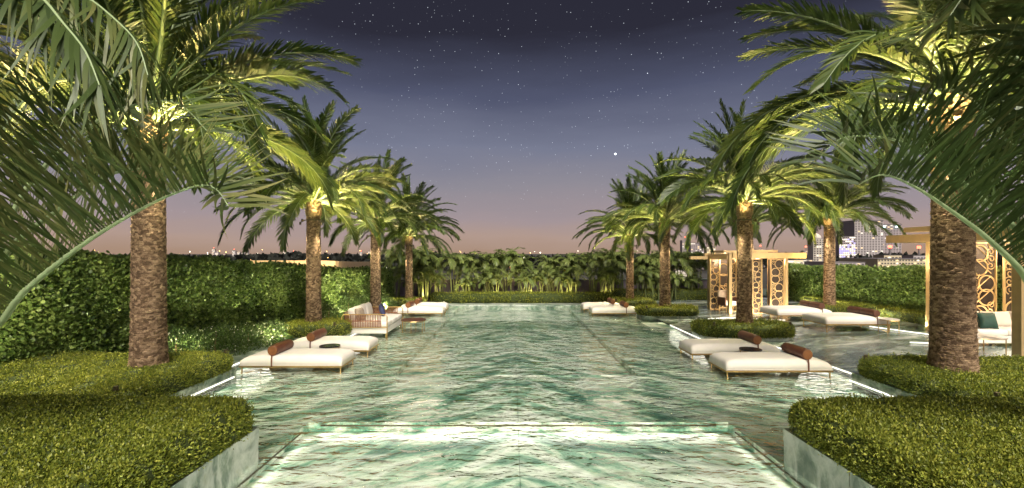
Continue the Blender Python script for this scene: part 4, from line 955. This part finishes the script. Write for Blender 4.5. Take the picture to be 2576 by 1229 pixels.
# ================================================================== PAVILIONS
def ring_mesh(r, w, th, n=32):
    V = []; Qd = []
    for k in range(n):
        a = 2 * math.pi * k / n; c, s = math.cos(a), math.sin(a); V += [(c * r, -th, s * r), (c * (r - w), -th, s * (r - w)), (c * (r - w), th, s * (r - w)), (c * r, th, s * r)]
    for k in range(n):
        i, j = k * 4, ((k + 1) % n) * 4
        for q in range(4): Qd.append((i + q, i + (q + 1) % 4, j + (q + 1) % 4, j + q))
    return np_mesh('ring', np.array(V), np.array(Qd), mats=['gold'])
def scroll_mesh(r, th):
    mb = MB(); pts = []
    for k in range(22):
        a = k / 21 * 2.6 * math.pi; rr = r * (.25 + .75 * k / 21); pts.append((math.cos(a) * rr, 0, math.sin(a) * rr))
    mb.tube(pts, th, 6); me_ = mb.mesh('scroll'); me_.materials.append(MATS['gold']); return me_
def screen(parent, x, y, z0, w, h, rz, rr, backing=True, bars=False):
    """pierced panel of linked rings and scrolls in a slim frame"""
    fr = .035; mb = MB()
    mb.box(-w / 2, -w / 2 + fr, -.03, .03, 0, h); mb.box(w / 2 - fr, w / 2, -.03, .03, 0, h); mb.box(-w / 2 + fr, w / 2 - fr, -.028, .028, 0, fr); mb.box(-w / 2 + fr, w / 2 - fr, -.028, .028, h - fr, h)
    s = mb.obj('screen', 'gold', parent, (x, y, z0), rz)
    if backing: MB().box(-w / 2 + fr, w / 2 - fr, .012, .020, fr, h - fr).obj('backing_panel', 'bronze_panel', s)
    rr = (w - 2 * fr) * .36
    me_ = ring_mesh(rr, rr * .13, .014); sm = scroll_mesh(rr * .5, rr * .045); z = fr + rr * .75; k = 0
    off = w / 2 - fr - rr * .98
    while z < h - fr - rr * .6:
        sx = off if (k // 2) % 2 else -off
        link('ring', me_, None, s, (sx, -.004 if k % 2 else .0, z))
        o = link('scroll', sm, None, s, (-sx * 1.0 + (-.1 if sx > 0 else .1) * rr - math.copysign(rr * .35, sx), -.006, z + rr * .2)); o.rotation_euler = (0, k * 1.9, 0)
        o = link('scroll', sm, None, s, (-math.copysign(w / 2 - fr - rr * .45, sx), -.006, z + rr * 1.0)); o.rotation_euler = (0, 1 + k * 2.3, 0)
        if bars:
            sgn = 1 if sx > 0 else -1
            MB().tube([(-sgn * rr * .9, -.012, -rr * .7), (sgn * rr * .9, -.012, rr * .9)], .012, 6).obj('bar', 'gold', s, (0, 0, z))
        z += rr * (1.62 if k % 2 == 0 else 1.9); k += 1
    return s

pv = thing('pavilion', 'gold pavilion with pierced ring screens behind the second right palm', 'pavilion', (9.2, 19.3, DZ))
H = 2.35
def pbox(par, x0, x1, y0, y1, z0, z1, name, m='gold'): return MB().box(x0, x1, y0, y1, z0, z1).obj(name, m, par, bevel=.006, seg=1)
for (x, y, h_) in ((0, 0, H + .22), (-.05, 1.9, H + .1), (2.42, .1, H - .003), (2.42, 2.2, H - .003), (1.2, 2.25, H - .003)): pbox(pv, x - .065, x + .065, y - .065, y + .065, 0, h_, 'post')
pbox(pv, .07, 3.15, -.13, .02, H, H + .24, 'beam'); pbox(pv, -.2, 2.6, 2.05, 2.2, H, H + .22, 'beam'); pbox(pv, -.13, -.067, -.0, 2.04, H - .05, H + .12, 'beam')
pbox(pv, -1.0, -.2, 1.7, 1.9, H - .06, H + .08, 'beam'); pbox(pv, 2.5, 2.62, .03, 2.04, H, H + .2, 'beam')
pbox(pv, .75, 2.2, .3, .42, H + .26, H + .36, 'beam'); pbox(pv, .0, 2.4, .14, 2.0, H + .04, H + .10, 'roof', 'soffit'); pbox(pv, -.02, 1.9, .5, 1.9, H + .245, H + .34, 'roof')
screen(pv, .05, 1.55, .0, .50, H - .02, R(8), .185)
screen(pv, .55, .95, .0, .40, H - .02, R(4), .16)
screen(pv, 1.18, .06, .0, .42, H - .02, 0, .17); screen(pv, 2.02, .04, .0, .58, H - .02, 0, .22)
screen(pv, 2.42, 1.1, .0, .70, H - .02, R(90), .2); screen(pv, 1.75, 2.1, .0, .9, H - .02, 0, .25); screen(pv, .6, 2.15, .0, .9, H - .02, 0, .25)
for x in (.6, 1.7):
    pl = MB().tube([(x, 1.0, H - .04), (x, 1.0, H + .03)], .07, 14).obj('downlight', 'lens', pv)
    point('lamp', pv, (x, 1.0, H - .16), 18, WARMER, .08)
point('lamp', pv, (1.0, .9, .35), 6, WARMER, .08)
area('lamp', pv, (1.3, -.75, .03), (1.3, .2, 1.6), 15, 2.4, .1, WARMER)
t = thing('armchair', 'cream armchair with taupe cushion glimpsed inside the gold pavilion', 'armchair', (9.55, 20.2, DZ), R(10))
MB().box(-.3, .3, -.3, .3, .28, .46).obj('seat', 'cushion', t, bevel=.04, seg=3); MB().box(-.3, .3, .24, .36, .40, .92).obj('backrest', 'taupe', t, bevel=.04, seg=3)
for sx in (-1, 1):
    MB().box(sx * .31 - .03, sx * .31 + .03, -.28, .24, .28, .64).obj('armrest', 'leather', t, bevel=.02)
    for sy in (-1, 1): MB().tube([(sx * .26, sy * .26, 0), (sx * .26, sy * .26, .29)], .016, 6).obj('leg', 'brass', t)

pr = thing('pavilion', 'gold lounge pavilion at the right edge with ring screens behind a sofa', 'pavilion', (0, 0, DZ))
pbox(pr, 13.9, 14.06, 10.5, 17.0, 2.95, 3.22, 'beam'); pbox(pr, 14.06, 19.5, 16.8, 17.0, 2.95, 3.22, 'beam'); pbox(pr, 14.07, 19.5, 10.6, 16.79, 3.0, 3.06, 'roof', 'soffit')
pbox(pr, 13.7, 19.0, 11.0, 16.0, 3.30, 3.46, 'roof'); pbox(pr, 13.95, 14.05, 14.6, 14.78, 0, 2.94, 'post'); pbox(pr, 13.93, 14.05, 15.25, 15.40, 0, 2.94, 'post')
pbox(pr, 11.98, 12.2, 10.75, 10.97, 0, 2.94, 'post'); pbox(pr, 11.8, 19.5, 10.6, 10.74, 2.95, 3.2, 'beam'); pbox(pr, 13.97, 14.12, 13.95, 14.1, 0, 2.94, 'post')
pbox(pr, 11.98, 14.0, 10.98, 11.1, 2.95, 3.15, 'beam')
screen(pr, 14.53, 14.1, .05, .80, 2.86, 0, .29, True, True); screen(pr, 15.62, 14.1, .05, .92, 2.86, 0, .31, True, True)
for x, y in ((14.6, 12.6), (16.4, 12.6)):
    MB().tube([(x, y, 2.9), (x, y, 3.0)], .07, 14).obj('downlight', 'lens', pr); point('lamp', pr, (x, y, 2.75), 38, WARMER, .1)
area('lamp', pr, (14.9, 13.7, .06), (15.0, 14.6, 2.2), 16, 2.2, .08, WARMER)
point('lamp', pr, (13.3, 15.6, 2.2), 14, WARMER, .1)
point('lamp', pr, (13.1, 10.6, 2.4), 14, WARMER, .1)

# ================================================================== CITY BEYOND
def win_mesh(w, h, d): return MB().box(-w / 2, w / 2, -d, .02, -h / 2, h / 2).mesh('window')
def tower(label, px0, px1, ytop, d, material, rows, cols, lit=.35, lmats=('window_warm', 'window_white'), seed=0, single=False, roof=None, winfrac=(.55, .5), zbase=-8.0, step=None, depth=None):
    x0 = (px0 - CX) / F * d; x1 = (px1 - CX) / F * d; zt = CAMZ + (HY - ytop) / F * d; rg = random.Random(seed)
    dp = depth or (x1 - x0) * .8
    t = thing('city_building', label, 'building', ((x0 + x1) / 2, d, zbase), group='city buildings on the skyline'); w = x1 - x0; h = zt - zbase
    MB().box(-w / 2, w / 2, 0, dp, 0, h).obj('wall', material, t)
    MB().box(-w / 2 - w * .015, w / 2 + w * .015, -w * .015, dp + w * .015, h, h + h * .012).obj('roof', 'tower_dark', t)
    vis0 = max(zbase, -2.0) - zbase; vh = h - vis0; rh = vh / rows; cw = w / cols
    groups = {}
    me_ = win_mesh(cw * winfrac[0], rh * winfrac[1], .06)
    for i in range(rows):
        litrow = rg.random()
        for k in range(cols):
            m = rg.choice(lmats) if rg.random() < lit * (.6 + .8 * litrow) else 'window_dark'
            p = (-w / 2 + cw * (k + .5), 0, vis0 + rh * (i + .5))
            if single:
                o = link('window', me_.copy() if False else None, None, t) if False else None
                key = 'w_' + m
                if key not in groups: groups[key] = me_.copy(); groups[key].materials.append(MATS[m])
                link('window', groups[key], None, t, p)
            else:
                groups.setdefault(m, MB()).box(p[0] - cw * winfrac[0] / 2, p[0] + cw * winfrac[0] / 2, -.12, .02, p[2] - rh * winfrac[1] / 2, p[2] + rh * winfrac[1] / 2)
    if not single:
        for m, mb in groups.items(): mb.obj('window', m, t, kind='stuff')
    if step:
        for k in range(1, rows): MB().box(-w / 2 - step, w / 2 + step, -step, 0, vis0 + rh * k - rh * .07, vis0 + rh * k + rh * .07).obj('floor_band', 'tower_white', t)
    if roof == 'lamp': MB().tube([(0, 1, h), (0, 1, h + 2.2)], .2, 6).obj('mast', 'tower_dark', t); MB().tube([(0, 1, h + 2.2), (0, 1, h + 3.0)], .45, 8).obj('beacon', 'lamp_red', t)
    if roof == 'dome':
        MB().tube([(0, dp / 2, h), (0, dp / 2, h + w * .10), (0, dp / 2, h + w * .28), (0, dp / 2, h + w * .45), (0, dp / 2, h + w * .55)], [w * .40, w * .42, w * .38, w * .22, w * .02], 16).obj('dome', 'tower_white', t, smooth=True)
    if roof == 'flood':
        for sx in (-.3, .25): MB().tube([(sx * w, -.6, h - 1.5), (sx * w, -1.2, h - 1.5)], .7, 8).obj('floodlight', 'lamp_cyan', t)
    return t
tower('slim pale tower with a domed top and banded floors, left of the hedge palm', 2046, 2074, 602, 210, 'tower_white', 11, 4, .25, seed=1, roof='dome', step=.25)
tower('short glass tower glowing with white and violet windows', 2111, 2152, 596, 260, 'tower_mauve_hazed', 13, 8, .75, ('window_white', 'window_white', 'window_blue'), seed=2, winfrac=(.7, .55))
tower('wide grey residential tower with rows of dim balconies', 2150, 2222, 556, 300, 'tower_grey_hazed', 24, 10, .12, seed=3, winfrac=(.6, .45))
tower('dark tower with two bright floodlights near its top', 2210, 2268, 566, 330, 'tower_mauve_hazed', 22, 8, .1, seed=4, roof='flood', winfrac=(.6, .4))
tower('long cream low-rise behind the hedge with small square windows', 2208, 2336, 652, 120, 'tower_beige', 4, 17, .22, seed=5, single=True, winfrac=(.5, .42), depth=14)
tower('flat rooftop block with a red beacon above the cream low-rise', 2224, 2268, 643, 136, 'tower_beige', 2, 5, .1, seed=6, roof='lamp')
tower('second rooftop block with a red beacon, farther right', 2298, 2340, 644, 140, 'tower_grey_hazed', 2, 5, .1, seed=7, roof='lamp')
tower('low brown flat-roofed house peeking over the hedge beside the hedge palm', 2100, 2176, 661, 95, 'tower_grey_hazed', 3, 7, .15, seed=8, single=True, depth=10)
tower('brightly lit low block directly right of the gold pavilion', 1978, 1996, 656, 110, 'tower_white', 6, 4, .95, ('window_white',), seed=9, winfrac=(.8, .6))
tower('pale office block with lit windows between pavilion and domed tower', 1996, 2044, 655, 130, 'tower_white', 5, 6, .45, seed=10)
tower('thin dark tower between the gold pavilion and the domed tower', 2022, 2038, 632, 280, 'tower_grey_hazed', 10, 3, .2, seed=11, roof='lamp')
tower('mauve tower left of the gold pavilion, half behind fronds', 1716, 1734, 606, 330, 'tower_mauve_hazed', 14, 4, .35, seed=12, roof='lamp')
tower('stepped brown tower just left of the gold pavilion', 1738, 1776, 612, 300, 'tower_mauve_hazed', 12, 7, .3, seed=13)
tower('small lit block above the left roof beams of the gold pavilion', 1778, 1800, 622, 280, 'tower_beige', 9, 4, .6, seed=14)
tower('white low block beyond the areca palms, left of the gold pavilion', 1698, 1732, 652, 140, 'tower_white', 3, 5, .3, seed=15)
tower('tall block above the gold pavilion roof, right of its palm', 1905, 1925, 628, 320, 'tower_mauve_hazed', 9, 4, .4, seed=16, roof='lamp')
names_l = [(533, 540, 628), (541, 549, 634), (560, 567, 640), (584, 592, 632), (596, 603, 634), (608, 616, 636), (617, 624, 631), (712, 719, 634), (724, 731, 634), (734, 741, 636), (830, 836, 638), (842, 848, 640), (905, 911, 636), (926, 940, 634)]
lo = ['leftmost', 'second', 'third', 'fourth', 'fifth', 'sixth', 'seventh', 'eighth', 'ninth', 'tenth', 'eleventh', 'twelfth', 'thirteenth', 'fourteenth']
for k, (a, b, yt) in enumerate(names_l):
    tower('tiny distant tower with lit windows, %s from the left on the left skyline' % lo[k], a, b, yt, 700, 'tower_mauve_hazed', 8, 3, .65, ('window_warm', 'window_white', 'window_white'), seed=30 + k, roof='lamp' if k % 3 == 0 else None)

# far woodland and street lights
p = np.stack([RNG.uniform(-420, 420, 16000), RNG.uniform(240, 330, 16000), np.zeros(16000)], 1)
hgt = .2 + 1.5 * value_noise(p, .045, 4) + .8 * value_noise(p, .2, 6)
p[:, 2] = -8 + (hgt + 7.6) * RNG.random(16000) ** .45
lv, q, ti = leaves(p, np.tile([0, -1., .3], (16000, 1)), 3.0, .5, .5, .3, .8)
link('distant_wood', np_mesh('distant_wood', lv, quads=q, tint=ti, mats=['far_tree_leaf']), None, kind='stuff')
bpy.data.objects['distant_wood']['label'] = 'dark band of distant trees below the city skyline'; bpy.data.objects['distant_wood']['category'] = 'trees'
rl = random.Random(3)
for m, n in (('lamp_amber', 64), ('lamp_white', 36), ('lamp_red', 8)):
    mb = MB()
    for k in range(n):
        d = rl.uniform(232, 239) if k % 3 == 0 else rl.uniform(420, 680); x = rl.uniform(-1.05, 1.1) * d; z = (rl.uniform(-6, .5) if d < 300 else rl.uniform(1.0, 6.5)); s = rl.uniform(.25, .6) * d / 420
        mb.raw([(x - s, d, z), (x, d - s, z), (x + s, d, z), (x, d + s, z), (x, d, z + s), (x, d, z - s)], [(0, 1, 4), (1, 2, 4), (2, 3, 4), (3, 0, 4), (1, 0, 5), (2, 1, 5), (3, 2, 5), (0, 3, 5)])
    o = mb.obj('street_light', m, kind='stuff'); o['label'] = {'lamp_amber': 'scatter of amber street lights far off', 'lamp_white': 'scatter of white city lights far off', 'lamp_red': 'few red beacon lights far off'}[m]; o['category'] = 'lights'
# long curved golden building beyond the left hedge
mb = MB(); cb = thing('curved_building', 'long low golden building with a curved parapet beyond the left hedge', 'building', (-24, 44, -8))
n = 40
def gpt(k, ins, z):
    u = k / n; px = 600 + 336 * u; d = 44 + 4 * max(0, (u - .72) / .28) ** 2 * 6 + ins; x = (px - CX) / F * d; return (x + 24, d - 44, z + 8)
VV = []; FF = []
for k in range(n + 1):
    zt = CAMZ - 18 / F * 44 - .55 * max(0, (k / n - .6) / .4) ** 2; VV += [gpt(k, 0, -8), gpt(k, 0, zt), gpt(k, .4, zt), gpt(k, .4, -8)]
for k in range(n):
    for j in range(4): FF.append((k * 4 + j, k * 4 + (j + 1) % 4, (k + 1) * 4 + (j + 1) % 4, (k + 1) * 4 + j))
FF += [(0, 1, 2, 3), (n * 4 + 3, n * 4 + 2, n * 4 + 1, n * 4)]
mb.raw(VV, FF).obj('parapet', 'gold', cb)
area('lamp', cb, (6, -9, 6.5), (8, 0, 9.0), 700, 14, .5, WARMER)
